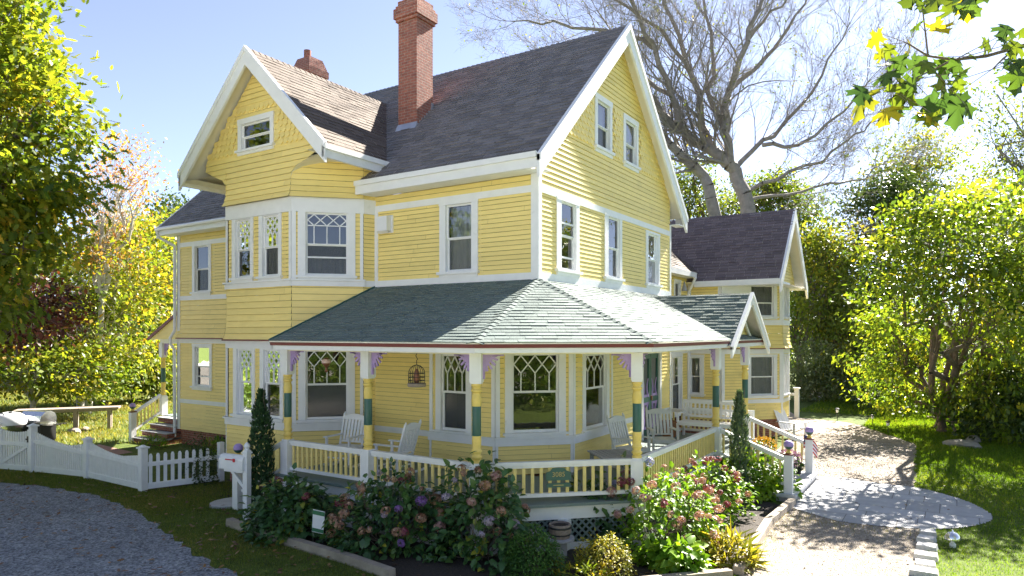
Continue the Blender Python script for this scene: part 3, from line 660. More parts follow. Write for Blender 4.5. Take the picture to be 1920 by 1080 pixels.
# front door, screened double leaf with green rails and lavender scrolls
g = G()
for a0, a1 in ((5.33,5.46),(6.68,6.81)): FB.box(g, a0, a1, DK, 3.12, -.08, .04)
FB.box(g, 5.28, 6.86, 3.1, 3.27, -.08, .05); dr = part(g, 'door', M['white'])
g = G()
for b0, b1 in ((5.46,6.06),(6.08,6.68)):
    for x0, x1 in ((b0,b0+.09),(b1-.09,b1)): FB.box(g, x0, x1, DK+.02, 3.1, -.06, -.015)
    for z0, z1 in ((DK+.02,DK+.25),(1.78,1.92),(2.96,3.1)): FB.box(g, b0+.09, b1-.09, z0, z1, -.058, -.017)
g.build('door_rail', M['greenp'], dr)
g = G(); FB.box(g, 5.46, 6.68, DK, 3.1, -.075, -.062); g.build('door_screen', M['curtd'], dr)
g = G()
for b0, b1 in ((5.55,5.97),(6.17,6.59)):
    for s_, z0 in ((1,1.92),(-1,1.78),(1,DK+.25)):
        for x, d_ in ((b0,1),(b1,-1)):
            pts = [FB.P(x+d_*(.02+.10*math.sin(k/7*math.pi)), z0+s_*.5*k/7, -.03) for k in range(8)]; g.tube(pts, [.028-.002*k for k in range(8)], 5)
        FB.box(g, b0, b1, z0-.0, z0+s_*.07, -.04, -.025)
g.build('door_scroll', M['purple'], dr)
g = G(); FB.box(g, 6.10, 6.14, 1.82, 1.94, -.015, .02); g.build('handle', M['copper'], dr)
part(t, 'wall_trim', M['white'])
# ---------------------------------------------------------------- porch floor, skirt, lattice
PX, PY = 2.35, -2.5
DECK = [(-4.62,-2.66), (.47,-2.66), (2.51,-.62), (2.51,7.45), (0,7.45), (0,0), (-4.62,0)]
g = G(); g.prism([(x,y,DK-.05) for x,y in DECK], (0,0,.05)); part(g, 'porch_floor', M['deck'])
SK = [(-4.54,-.3), (-4.54,-2.58), (.43,-2.58), (2.43,-.58), (2.43,4.2)]; SK2 = [(2.43,6.7), (2.43,7.40), (0,7.4)]
g = G()
for L in (SK2, SK):
    g = G()
    for i in range(len(L)-1): Fr(L[i], L[i+1]).box(g, -.01, Fr(L[i],L[i+1]).L+.01, .52, .752, -.03, .0)
    part(g, 'porch_skirt', M['white'])
piers = ((-4.5,-2.5),(-2.1,-2.5),(.36,-2.54),(1.43,-1.54),(2.40,-.60),(2.40,2.0),(2.40,4.1),(2.38,6.75))
for x, y in piers: q = G(); q.box(x-.09,x+.09,y-.09,y+.09,0,.519); part(q, 'porch_pier', M['white'])
g = G()
for i in range(len(SK)-1): f = Fr(SK[i],SK[i+1]); f.box(g, 0, f.L, .0, .12, -.028, -.002)
part(g, 'porch_skirt_base', M['white'])
for L in (SK, SK2):
    for i in range(len(L)-1):
        g = G(); f = Fr(L[i], L[i+1]); k = int(f.L/.13)+4
        for j in range(-3, k):
            for s_ in (1, -1):
                a = j*.13; p, q = (a, .12), (a+.40, .52)
                if s_ < 0: p, q = (a+.40, .12), (a, .52)
                pp = [(p[0]+(q[0]-p[0])*tt, p[1]+(q[1]-p[1])*tt) for tt in (0,1)]
                if min(pp[0][0],pp[1][0]) >= 0 and max(pp[0][0],pp[1][0]) <= f.L: f.bar(g, pp[0], pp[1], .035, -.03 if s_>0 else -.024, -.024 if s_>0 else -.018)
        part(g, 'porch_lattice', M['deck'])
g = G(); g.prism([(x*.93-.05,y*.93+.1,.1) for x,y in [(-4.5,-2.45),(.4,-2.45),(2.3,-.55),(2.3,7.3),(2.1,7.3),(2.1,-.4),(.3,-2.2),(-4.5,-2.2)]], (0,0,.62)); part(g, 'under_porch_shade_fill', M['black'])  # black fill behind the lattice, standing in for the shade under the deck
# posts
def post(x, y, ang, br, base=True):
    g = G(); c = math.cos(ang); s_ = math.sin(ang)
    def sq(w, z0, z1, m): 
        q = [(x+(a*c-b*s_)*w, y+(a*s_+b*c)*w) for a,b in ((-1,-1),(1,-1),(1,1),(-1,1))]; g.hexa([(*p,z0) for p in q]+[(*p,z1) for p in q], m)
    sq(.105, DK, 1.46, 0); sq(.085, 1.46, 1.50, 0)
    p = part(g, 'porch_post', M['white']); g = G(); sq(.10, 2.84, 3.32, 0); sq(.088, 2.815, 2.84, 0); g.build('capital', M['white'], p)
    g = G(); b0 = 1.5
    lo = [(.085,b0),(.085,b0+.03),(.065,b0+.05),(.09,b0+.075),(.095,b0+.10),(.07,b0+.125),(.068,b0+.15),(.088,b0+.18),(.088,b0+.20),(.07,b0+.23),(.074,b0+.28),(.080,b0+.36),(.078,b0+.42),(.074,b0+.45)]
    hi = [(.074,2.44),(.082,2.48),(.086,2.54),(.080,2.60),(.066,2.64),(.064,2.66),(.092,2.69),(.092,2.71),(.068,2.735),(.068,2.755),(.09,2.78),(.085,2.815)]
    g.lathe(x, y, lo, 16); g.build('turned_shaft', M['yelpost'], p, True); g = G(); g.lathe(x, y, hi, 16); g.build('turned_shaft', M['yelpost'], p, True)
    g = G(); g.lathe(x, y, [(.072,1.95),(.075,1.96),(.075,2.43),(.072,2.44)], 16); g.build('green_shaft', M['greenp'], p, True)
    for dx, dy in br:
        f = Fr((x+dx*.1, y+dy*.1), (x+dx*1.1, y+dy*1.1)); g = G(); w, h = .36, .42; zt = 3.31; th = .018
        f.box(g, 0, w, zt-.04, zt, -th, th); f.box(g, 0, .04, zt-h, zt-.04, -th, th)
        n = 6; arc = []
        for k in range(n*3+1):
            q = k/(n*3); rr = 1+.10*abs(math.sin(q*n*math.pi)); arc.append((.03+(w-.05)*(1-math.sin(q*math.pi/2))*rr*1.0, zt-.02-(h-.04)*(1-math.cos(q*math.pi/2))*rr))
        inn = [(a*.72+.01, zt-(zt-z)*.72) for a, z in arc]
        for k in range(len(arc)-1): g.hexa([f.P(*arc[k],-th), f.P(*arc[k+1],-th), f.P(*inn[k+1],-th), f.P(*inn[k],-th), f.P(*arc[k],th), f.P(*arc[k+1],th), f.P(*inn[k+1],th), f.P(*inn[k],th)])
        for an in (18, 38, 58, 76): f.bar(g, (.02, zt-.02), (.02+.25*math.cos(R(an)), zt-.02-.28*math.sin(R(an))), .035, -th*.8, th*.8)
        f.bar(g, (.03,zt-.03), (.12,zt-.13), .13, -th*.9, th*.9)
        g.build('bracket', M['purple'], p)
    return p
D2 = math.sqrt(.5)
post(-4.43,PY,0,[(1,0)]); post(-2.18,PY,0,[(-1,0),(1,0)]); post(.30,PY,R(22.5),[(-1,0),(D2,D2)]); post(PX,-.60,R(22.5),[(-D2,-D2),(0,1)]); post(PX,4.1,0,[(0,-1)]); post(PX,6.75,0,[(0,-1)])
# railings between the posts
def railing(p, q, zt0, zt1, zb0, zb1, gap=.13, w=.05):
    g = G(); g.beam((*p,zt0),(*q,zt1),.10,.055); g.beam((*p,zt0-.05),(*q,zt1-.05),.06,.05); g.beam((*p,zb0),(*q,zb1),.08,.06)
    r = part(g, 'porch_railing', M['white']); g = G(); L = math.hypot(q[0]-p[0],q[1]-p[1]); n = max(1, int(L/gap)); u = ((q[0]-p[0])/L, (q[1]-p[1])/L); f = Fr(p, q)
    for i in range(n):
        tq = (i+.5)/n; a = L*tq; z0 = zb0+(zb1-zb0)*tq+.03; z1 = zt0+(zt1-zt0)*tq-.07
        f.box(g, a-w/2, a+w/2, z0, z1, -.014, .014, 0, random.uniform(-1,1))
    g.build('baluster', M['slat'], r); return r
rt, rb = 1.46, .92
railing((-4.32,PY),(-2.29,PY),rt,rt,rb,rb); railing((-2.07,PY),(.19,PY),rt,rt,rb,rb,.15); railing((.385,-2.42),(2.27,-.68),rt,rt,rb,rb,.15,.055); railing((PX,-.49),(PX,3.99),rt,rt,rb,rb,.12,.05)
railing((.02,7.32),(2.25,7.32),rt,rt,rb,rb,.12); g = G(); g.box(2.26,2.44,7.23,7.41,DK,1.56); part(g,'newel_post',M['white'])
# main steps on the gable side, with ball newels
SY0, SY1, SX = 4.08, 6.66, 4.0
g = G()
for k in range(4):
    z = .80-.165*(k+1); x0 = 2.5+.30*k; g.box(x0-.02, x0+.34, SY0+.06, SY1-.06, z-.04, z); g.box(x0+.295, x0+.325, SY0+.1, SY1-.1, max(.0,z-.165), z-.04); g.box(2.45, 2.50, SY0+.1, SY1-.1, .6, .75)
g.box(3.55, 4.12, SY0-.18, SY1+.12, .10, .17); st = part(g, 'porch_steps', mat('pale grey step paint', (.52,.53,.55), .6, .1, 5))
g = G(); g.box(3.58, 4.09, SY0-.15, SY1+.09, 0, .10); g.build('step_riser', M['grey'], st)
def ballnewel(x, y, z0, h=1.0, r=.105, two=True):
    g = G(); g.box(x-.085,x+.085,y-.085,y+.085,z0,z0+h); p = part(g,'newel_post',M['white'])
    g = G(); g.box(x-.10,x+.10,y-.10,y+.10,z0+h,z0+h+.03); g.build('newel_cap', M['red'], p)
    z = z0+h+.03; g = G(); g.lathe(x,y,[(.05,z),(.07,z+.02),(.035,z+.06),(.05,z+.085)],12); g.build('finial_neck', M['yelpost'], p, True)
    zc = z+.08+r; pr = [(r*math.sin(a*math.pi/12), zc-r*math.cos(a*math.pi/12)) for a in range(1,12)]
    g = G(); g.lathe(x,y,pr[:5],16); g.build('finial_base', M['greenp'], p, True); g = G(); g.lathe(x,y,pr[4:],16); g.build('finial_ball', M['purple'], p, True)
    return p
ballnewel(SX-.06, SY0, 0, 1.0); ballnewel(SX-.06, SY1, 0, 1.0)
for y in (SY0, SY1): railing((2.45, 4.1 if y == SY0 else 6.75), (SX-.16, y), 1.44, .93, .90, .36, .15, .045)
# left porch steps
g = G()
for k in range(4):
    z = .80-.165*(k+1); x1 = -4.64-.25*k; g.box(x1-.28, x1+.02, -2.45, -1.5, z-.04, z); g.box(x1-.03, x1, -2.42, -1.53, z-.165, z-.04)
part(g, 'porch_steps', M['white']); ballnewel(-5.54, -2.86, 0, 1.05, .1)
railing((-4.55,PY),(-5.45,-2.83),1.44,.93,.90,.38,.15,.045)
# porch ceiling, beam, eaves
ZP = 4.73; sl_ = .42
g = G(); Bm = [(-4.43,PY), (.30,PY), (PX,-.60), (PX,7.35)]
for i in range(3): f = Fr(Bm[i], Bm[i+1]); f.box(g, -.05, f.L+.05, 3.30, 3.42, -.075, .075)
g.prism([(-4.34,-2.8,3.42),(.5,-2.8,3.42),(2.62,-.7,3.42),(2.62,7.4,3.42),(.0,7.4,3.42),(0,0,3.42),(-4.34,0,3.42)], (0,0,.02)); g.box(-4.50,-4.36,PY,-.4,3.30,3.42)
part(g, 'porch_beam', M['cream'])
EV = [(-4.36,-.5), (-4.36,-2.95), (.586,-2.95), (2.72,-.816), (2.72,7.35)]
g = G(); gr = G(); gs = G()
for i in range(len(EV)-1):
    f = Fr(EV[i], EV[i+1]); e0 = 0 if i == 0 else -.01; e1 = .0
    f.box(g, e0, f.L+e1, 3.335, 3.415, -.03, .0); f.box(gr, e0-.01, f.L+.012, 3.415, 3.478, -.03, .022); f.box(gs, e0-.01, f.L+.016, 3.478, 3.492, -.03, .035)
part(g, 'eave_board', M['white']); part(gr, 'eave_moulding', M['red']); part(gs, 'drip_edge', M['cream'])
g = G(); g.poly([(-4.36,-2.95,3.345),(.586,-2.95,3.345),(2.72,-.816,3.345),(2.72,7.3,3.345),(2.42,7.3,3.345),(2.42,-.55,3.345),(.45,-2.45,3.345),(-4.36,-2.45,3.345)]); part(g, 'porch_soffit', M['cream'])
zA = lambda y: ZP+sl_*y
roof([(-4.40,-2.98,3.50), (.60,-2.98,3.50), (0,0,ZP), (-4.40,0,ZP)], 'shingle_g', course=.125, tabw=.26, th=.010, slab=.03)
roof([(.60,-2.98,3.50), (2.75,-.83,3.50), (0,0,ZP)], 'shingle_g', course=.125, tabw=.26, th=.010, slab=.03)
roof([(2.75,-.83,3.50), (2.75,7.6,3.50), (0,7.6,ZP), (0,0,ZP)], 'shingle_g', course=.125, tabw=.26, th=.010, slab=.03)
g = G(); hipcap(g, (.60,-2.98,3.50), (0.0,-.02,ZP), (-1,-.1,-.12), (.72,.5,-.2), .15, .145); hipcap(g, (2.75,-.83,3.50), (0.02,0,ZP), (-.5,-.72,-.2), (.1,1,-.12), .15, .145); part(g, 'ridge_cap', M['shingle_g'])
g = G(); g.beam((-4.41,-2.96,3.49),(-4.41,0,4.72),.03,.10); part(g, 'rake_trim', M['greenp'])
# entry gable over the steps
yc, zr_, hw, xf = 5.52, 4.62, 1.80, 2.80; ze = 3.36
roof([(2.62,yc-hw,ze), (xf,yc-hw,ze), (xf,yc,zr_), (.25,yc,zr_)], 'shingle_g', course=.125, tabw=.26, th=.010, slab=.05); roof([(xf,yc+hw,ze), (2.6,yc+hw,ze), (.25,yc,zr_), (xf,yc,zr_)], 'shingle_g', course=.135, slab=.05)
g = G()
rake(g, (xf-.01,yc-hw-.03,ze-.02), (xf-.01,yc,zr_+.02), .20, (1,0,0), .05); rake(g, (xf-.01,yc+hw+.03,ze-.02), (xf-.01,yc,zr_+.02), .20, (1,0,0), .05)
rake(g, (xf-.01,yc-hw-.03,ze), (xf-.01,yc,zr_+.04), .06, (1,0,0), .075); rake(g, (xf-.01,yc+hw+.03,ze), (xf-.01,yc,zr_+.04), .06, (1,0,0), .075)
g.box(2.42,2.60,yc-1.42,yc+1.34,3.32,3.43); part(g, 'barge_board', M['white'])
g = G(); TF = Fr((2.5,yc-1.3),(2.5,yc+1.3)); clad(g, TF, lambda z: (max(0,(z-3.45)/.70+.12), min(2.6,2.6-(z-3.45)/.70-.12)), 3.47, 4.5, .12, proud=.02); part(g, 'gable_panel', M['yellow'])
g = G(); TF.box(g, -.05, 2.65, 3.43, 3.47, 0, .16); part(g, 'eave_moulding', M['red'])
g = G()
pts = []
for s_ in (-1, 1):
    arc = [(1.3+s_*1.12*k/8, 3.50+.80*(1-k/8)**1.7) for k in range(9)]
    for k in range(8): TF.bar(g, arc[k], arc[k+1], .09, .05, .09)
part(g, 'arch_trim', M['cream'])
# ---------------------------------------------------------------- rear wing
def wbox(): pass
WF = Fr((-1.0,12.2), (.2,12.2)); WC = Fr((.2,12.15), (1.88,13.83)); WE = Fr((1.88,13.83), (1.88,15.0)); WK = Fr((1.88,15.0), (.3,16.6)); WN = Fr((-1.0,7.6), (-1.0,12.2))
ZW1, ZW2 = 3.10, 3.96
flw = lambda z: (.08*((3.6-z)/.45)**2 if z < 3.6 else 0)
g = G(); t = G(); gr = G()
hWC = [hole(1.13,2.02,4.24,5.33), hole(1.13,2.02,1.47,2.85)]; hWE = [hole(.14,.52,4.24,5.3), hole(.62,.98,4.24,5.3), hole(.14,.52,1.47,2.85), hole(.62,.98,1.47,2.85)]
for fr, hh, e1 in ((WF, [hole(.10,.45,1.5,2.8)], 0), (WC, hWC, .414), (WE, hWE, .414), (WK, [], 0)):
    L = fr.L
    clad(g, fr, (0,L), 4.1, 5.5, .1, hh); clad(g, fr, (0,L), 1.3, 2.95, .1, hh); clad(g, fr, (0,L), .62, 1.22, .1)
    clad(g, fr, lambda z, L=L: (-.2*flw(z), L+.3*flw(z)), 3.13, ZW2, .13, flare=flw, proud=.02)
    band(t, fr, -.012, L+.012, 2.93, 3.10, .03); fr.box(gr, -.03, L+.03, 3.10, 3.135, -.02, .10); band(t, fr, -.01, L+.01, 1.2, 1.33, .04); band(t, fr, -.01, L+.01, 3.94, 4.12, .04); band(t, fr, -.012, L+.012, 5.38, 5.5, .03)
    for b0, b1 in ((1.33,2.93),(4.12,5.38)): band(t, fr, 0, .12, b0, b1, .029); band(t, fr, L-.12, L-.001, b0, b1, .028)
    band(t, fr, L-.05, L-.002, .62, 1.2, .026)
for b0, b1 in ((1.33,2.93),(4.12,5.38)): band(t, WC, .12, 1.0, b0, b1, .024) if b0 > 3 else None; band(t, WC, .80, 1.0, b0, b1, .025)
clad(g, WN, (0,4.6), 3.4, 5.75, .1, [hole(3.2,3.7,4.2,5.4)]); clad(g, WN, (0,4.6), .8, 3.4, .1, [hole(2.95,3.85,.9,2.85)])
WG = Fr((1.80,12.3), (1.80,16.6)); clad(g, WG, lambda z: (max(0,(z-5.5)/1.13+.05), min(4.2,4.2-(z-5.5)/1.13)), 5.5, 7.8, .11, proud=.02)
band(t, WN, 2.8, 4.6, 2.95, 3.1, .03); WN.box(gr, 2.4, 4.6, 3.10, 3.135, -.02, .08)
part(g, 'wall', M['yellow']); part(gr, 'belt_moulding', M['red'])
part(t, 'wall_trim', M['white'])
window(WC, 1.13, 2.02, 4.24, 5.33, (.13,.13), .06, .1, 4.72, cur=('curtain',4.25,5.3), up='screen'); window(WC, 1.13, 2.02, 1.47, 2.85, (.13,.13), .06, .1, 2.12, cur=('curtain',1.5,2.8), up='screen')
for z0, z1 in ((4.24,5.3),(1.47,2.85)):
    for a0, a1 in ((.14,.52),(.62,.98)): window(WE, a0, a1, z0, z1, (.08,.05), .06, .08, (z0+z1)/2, cur=('curtd',z0,z1), sillw=.01)
window(WF, .10, .45, 1.5, 2.8, (.09,.14), .1, .1, 2.12, cur=('curtain',1.5,2.75)); window(WN, 2.95, 3.85, .9, 2.85, (.09,.09), .1, .1, 1.9, cur=('curtain',.9,2.8)); window(WN, 3.2, 3.7, 4.2, 5.4, (.09,.09), .1, .1, 4.8)
g = G(); g.box(-5.5,.18,12.25,16.5,0,.6); g.prism([(.2,12.2,0),(1.85,13.85,0),(1.85,15.0,0),(.3,16.5,0)], (0,0,.62)); part(g, 'foundation', M['brick'])
g = G(); g.box(-5.4,-.2,12.9,16,.6,5.4); g.box(-5,-1.7,7.7,12.3,.6,5.4); g.box(-.4,.4,13.4,15.2,.6,5.4); part(g, 'interior_core', M['dark'])
roof([(-5.5,12.0,5.46), (2.22,12.0,5.46), (2.22,14.4,8.12), (-5.5,14.4,8.12)], 'shingle_p', course=.15); roof([(2.22,16.8,5.46), (-5.5,16.8,5.46), (-5.5,14.4,8.12), (2.22,14.4,8.12)], 'shingle_p', course=.15, sh=False)
roof([(-.66,7.0,5.78), (-.66,12.6,5.78), (-3.4,12.6,8.0), (-3.4,7.0,8.0)], 'shingle_b', course=.15)
g = G()
rake(g, (2.16,11.94,5.44), (2.16,14.4,8.14), .30, (1,0,0), .07); rake(g, (2.16,16.86,5.44), (2.16,14.4,8.14), .30, (1,0,0), .07)
g.box(-.7,2.16,11.93,12.0,5.28,5.47); g.box(-.7,2.2,12.0,12.35,5.28,5.31); g.poly([(.1,12.0,5.32),(2.2,12.0,5.32),(2.2,16.8,5.32),(.1,16.8,5.32)]); g.box(-.68,-.61,7.4,12.0,5.60,5.78); g.box(-1.0,-.66,7.4,12.2,5.60,5.63)
part(g, 'barge_board', M['white'])
g = G(); g.tube([(-.62,11.9,5.62),(-.80,12.0,5.3),(-.95,12.12,5.1),(-.95,12.12,3.2),(-.95,12.12,.3)], .05, 8); part(g, 'downspout', M['metalw'], True)
g = G(); g.tube([(-.75,11.1,5.30),(-.75,11.1,5.42)], .012, 6); g.lathe(-.75,11.1,[(.01,5.42),(.10,5.12),(.11,5.10)],12); part(g, 'hanging_lamp', M['grey'])
# ---------------------------------------------------------------- rear side porch with brick steps
g = G(); g.box(-16.3,-14.55,1.75,4.6,.72,.80); part(g, 'porch_floor', M['deck'])
g = G()
for k in range(4): g.box(-16.12,-14.62,.65+.28*k,1.8,.0+.2*k,.17+.2*k-.03); 
sp = part(g, 'brick_steps', M['brick'])
g = G()
for k in range(4): g.box(-16.16,-14.6,.62+.28*k,.62+.28*k+.33,.17+.2*k-.03,.17+.2*k)
g.build('step_tread', M['stone'], sp)
ballnewel(-16.2,.66,0,1.0,.10)
railing((-16.2,.76),(-16.2,1.62),1.02,1.52,.42,.92,.11,.045)
post(-16.2,1.72,0,[(1,0)]); railing((-16.1,1.75),(-14.7,1.75),1.5,1.5,.92,.92) if False else None
g = G(); g.box(-16.3,-14.6,1.66,1.78,3.30,3.46); g.box(-16.28,-16.12,1.7,4.6,3.30,3.46); part(g, 'porch_beam', M['white'])
roof([(-16.55,1.4,3.48),(-16.55,5.0,3.48),(-14.5,5.0,4.5),(-14.5,1.4,4.5)], 'shingle_d', sh=False, slab=.06)
g = G(); g.beam((-16.58,1.38,3.44),(-14.5,1.38,4.47),.04,.10); part(g, 'eave_moulding', M['red'])
g = G(); g.poly([(-16.4,1.42,3.46),(-14.56,1.42,3.46),(-14.56,1.42,4.42)]); part(g, 'gable_panel', M['yellow'])
# ---------------------------------------------------------------- porch furniture
CH = {}
def rocker(label, loc, rz, m='metalw', group='white rocking chairs on the porch', tall=1.0):
    """slat-backed rocking chair; its front looks along local -y"""
    if m in CH:
        return dup(CH[m], loc, rz, label)
    r = thing('rocking_chair', label, 'rocking chair', (0,0,0), 0, group); mm = M[m]
    g = G()
    for i in range(5): g.box(-.26,.26,-.27+.11*i,-.175+.11*i,.415,.437)
    g.beam((-.27,-.26,.40),(-.27,.24,.38),.04,.06); g.beam((.27,-.26,.40),(.27,.24,.38),.04,.06); g.beam((-.25,-.26,.39),(.25,-.26,.39),.03,.06); g.build('seat', mm, r)
    g = G(); yb = lambda z: .22+(z-.40)*.28
    for i in range(6):
        x = -.205+.082*i; g.beam((x,yb(.50),.50),(x,yb(1.0),1.0),.056,.018,up=(0,1,.28))
    g.beam((-.26,yb(.50),.50),(.26,yb(.50),.50),.05,.03)
    n = 8; top = [(-.27+.54*k/n, 1.03+.055*math.sin(math.pi*k/n)) for k in range(n+1)]
    g.prism([(x,yb(1.0)-.015,z) for x,z in top]+[(.27,yb(.97)-.015,.96),(-.27,yb(.97)-.015,.96)], (0,.03,0)); g.build('backrest', mm, r)
    for sx in (-1, 1):
        g = G(); g.beam((sx*.28,yb(.36),.36),(sx*.28,yb(1.08),1.08),.045,.04,up=(0,1,.28)); g.tube([(sx*.28,yb(1.08),1.08),(sx*.28,yb(1.12),1.12)],[.02,.012],6); g.beam((sx*.28,.20,.40),(sx*.28,.22,.07),.045,.045,up=(0,1,0)); g.build('leg', mm, r)
        g = G(); g.beam((sx*.28,-.26,.64),(sx*.28,-.25,.07),.045,.045,up=(0,1,0)); g.build('leg', mm, r)
        g = G(); g.beam((sx*.28,-.33,.655),(sx*.28,.30,.645),.085,.025); g.build('armrest', mm, r)
        g = G(); pts = [(sx*.28,-.42+.95*k/10, .03+.12*((k-5)/5)**2*(.6 if k<5 else 1)) for k in range(11)]
        for k in range(10): g.beam(pts[k], pts[k+1], .04, .045)
        g.build('rocker', mm, r)
    g = G(); g.beam((-.28,-.25,.22),(.28,-.25,.22),.03,.03); g.beam((-.28,.21,.22),(.28,.21,.22),.03,.03); g.build('stretcher', mm, r)
    CH[m] = r; r.location = loc; r.rotation_euler = (0,0,rz); return r
rocker('white slatted rocking chair facing out in front of the large bay window', (-4.0,-1.35,DK), R(12))
rocker('white rocking chair seen side on under the hanging birdcage', (-2.42,-1.5,DK), R(-80))
M['offw'] = mat('worn off white chair paint', (.62,.62,.58), .6, .1, 8)
rocker('worn off-white rocking chair side on beside the slatted table', (1.25,1.75,DK), R(78), 'offw', 'off-white rocking chairs by the front door')
rocker('worn off-white rocking chair nearest the green front door', (1.35,3.35,DK), R(35), 'offw')
t = thing('slatted_table', 'low grey weathered slatted table at the porch corner behind the railing', 'table', (1.42,.55,DK), R(45))
g = G()
for i in range(9): g.box(-.40+.09*i,-.325+.09*i,-.5,.5,.48,.505,0,random.uniform(-1,1))
g.build('tabletop', M['grey'], t)
for sx in (-1,1):
    for sy in (-1,1): g = G(); g.box(sx*.33-.03,sx*.33+.03,sy*.42-.03,sy*.42+.03,0,.48); g.build('leg', M['grey'], t)
g = G(); g.box(-.36,.36,-.45,-.41,.40,.48); g.box(-.36,.36,.41,.45,.40,.48); g.build('apron', M['grey'], t)
# bench
b = thing('bench', 'white slat-back wooden bench at the far end of the porch', 'bench', (1.35,6.75,DK), 0)
g = G()
for i in range(5): g.box(-.72,.72,-.26+.10*i,-.175+.10*i,.42,.445)
g.box(-.72,.72,-.28,-.25,.34,.42); g.build('seat', M['metalw'], b)
g = G(); g.beam((-.74,.30,.95),(.74,.30,.95),.04,.10); g.beam((-.74,.25,.56),(.74,.25,.56),.04,.06); g.beam((-.74,.27,.75),(.74,.27,.75),.035,.06)
for i in range(12): x = -.66+.12*i; g.beam((x,.25,.56),(x,.30,.95),.05,.02,up=(0,1,0))
g.build('backrest', M['metalw'], b)
for sx in (-1,1):
    g = G(); g.beam((sx*.74,-.25,0),(sx*.74,-.25,.64),.06,.06,up=(0,1,0)); g.build('leg', M['metalw'], b)
    g = G(); g.beam((sx*.74,.24,0),(sx*.74,.30,1.0),.06,.06,up=(0,1,0)); g.build('leg', M['metalw'], b)
    g = G(); g.beam((sx*.74,-.32,.655),(sx*.74,.28,.655),.09,.03); g.build('armrest', M['metalw'], b)
# basket
b = thing('basket', 'brown woven tapered basket beside the white bench', 'basket', (.36,6.5,DK))
g = G(); g.lathe(0,0,[(.17,0),(.19,.1),(.215,.25),(.23,.40),(.20,.40),(.18,.1)],20); g.build('body', M['wicker'], b, True)
g = G(); g.lathe(0,0,[(.225,.385),(.245,.40),(.245,.425),(.21,.43),(.20,.40)],20); g.build('rim', M['wicker'], b, True)
# birdcage
b = thing('birdcage', 'domed wire birdcage hanging on a chain from the porch ceiling', 'birdcage', (-1.07,-2.42,2.72))
r = .145; g = G()
for k in range(18):
    a = 2*math.pi*k/18; c, s_ = math.cos(a), math.sin(a)
    pts = [(r*c,r*s_,.02),(r*c,r*s_,.22)]+[(r*math.cos(q)*c,r*math.cos(q)*s_,.22+.15*math.sin(q)) for q in (.3,.7,1.1,1.5)]
    g.tube(pts,.0045,4)
for z in (.09,.15,.22): g.tube([(r*math.cos(q*math.pi/10),r*math.sin(q*math.pi/10),z) for q in range(21)],.006,4,cap=False)
g.build('cage', M['black'], b)
g = G(); g.lathe(0,0,[(.155,-.02),(.165,0),(.165,.04),(.14,.05)],20); g.build('tray', M['wood'], b, True)
g = G(); g.lathe(0,0,[(.04,.05),(.06,.12),(.05,.22),(.02,.30)],10); g.build('ornament', M['copper'], b, True)
g = G(); g.tube([(0,0,.37),(0,0,.45),(.02,0,.47),(0,0,.50),(-.02,0,.53),(0,0,.56),(0,0,.645)],.007,5); g.build('chain', M['black'], b)
b = thing('hanging_ornament', 'small copper and glass ornament hanging before the bay window', 'ornament', (-3.39,-2.42,2.88))
g = G(); g.lathe(0,0,[(.012,0),(.035,.03),(.02,.09),(.05,.13),(.085,.19),(.075,.25),(.03,.29)],14); g.build('body', M['copper'], b, True)
g = G(); g.lathe(0,0,[(.088,.185),(.092,.20),(.09,.235),(.07,.262)],14); g.build('glass_band', mat('pinkish glass', (.65,.45,.40), .15, .1, 10), b, True); g = G(); g.tube([(0,0,.28),(0,0,.47)],.006,5); g.build('chain', M['black'], b)
# house number plaque on the canted railing
c = gz(1044,905,1.2); rf = Fr((.385,-2.42),(2.27,-.68)); am = 1.27
def text(body, size, loc, rot, m, parent, ext=.003, name='lettering', align='CENTER'):
    cu = bpy.data.curves.new(name, 'FONT'); cu.body = body; cu.size = size; cu.extrude = ext; cu.align_x = align; cu.align_y = 'CENTER'; cu.materials.append(m)
    o = bpy.data.objects.new(name, cu); COL.objects.link(o); o.parent = parent; o.location = loc; o.rotation_euler = rot
    me = bpy.data.meshes.new_from_object(o.evaluated_get(bpy.context.evaluated_depsgraph_get())); bpy.data.objects.remove(o)
    o = bpy.data.objects.new(name, me); COL.objects.link(o); o.parent = parent; o.location = loc; o.rotation_euler = rot; return o
gold = mat('dull gold paint', (.45,.36,.14), .45, .1, 20)
pl = thing('house_number_plaque', 'dark green arched plaque reading 3085 on the porch railing', 'sign', rf.P(am,1.165,.03), R(42.7))
g = G(); top = [(-.215+.43*k/12, .135+(.035 if 2<k<10 else 0)+.045*math.sin(math.pi*k/12)) for k in range(13)]
g.prism([(x,-.0,z) for x,z in top]+[(.215,0,.0),(-.215,0,.0)], (0,-.022,0)); g.build('board', M['greenp'], pl)
text('3085', .115, (0,-.026,.10), (R(90),0,0), gold, pl)
p2 = thing('railing_plate', 'narrow green plate below the arched number plaque', 'sign', rf.P(am,1.07,.03), R(42.7))
g = G(); g.box(-.205,.205,-.018,0,-.02,.05); g.build('board', M['greenp'], p2); g = G(); g.box(-.09,.09,-.021,-.018,.008,.022); g.build('raised_line', gold, p2)
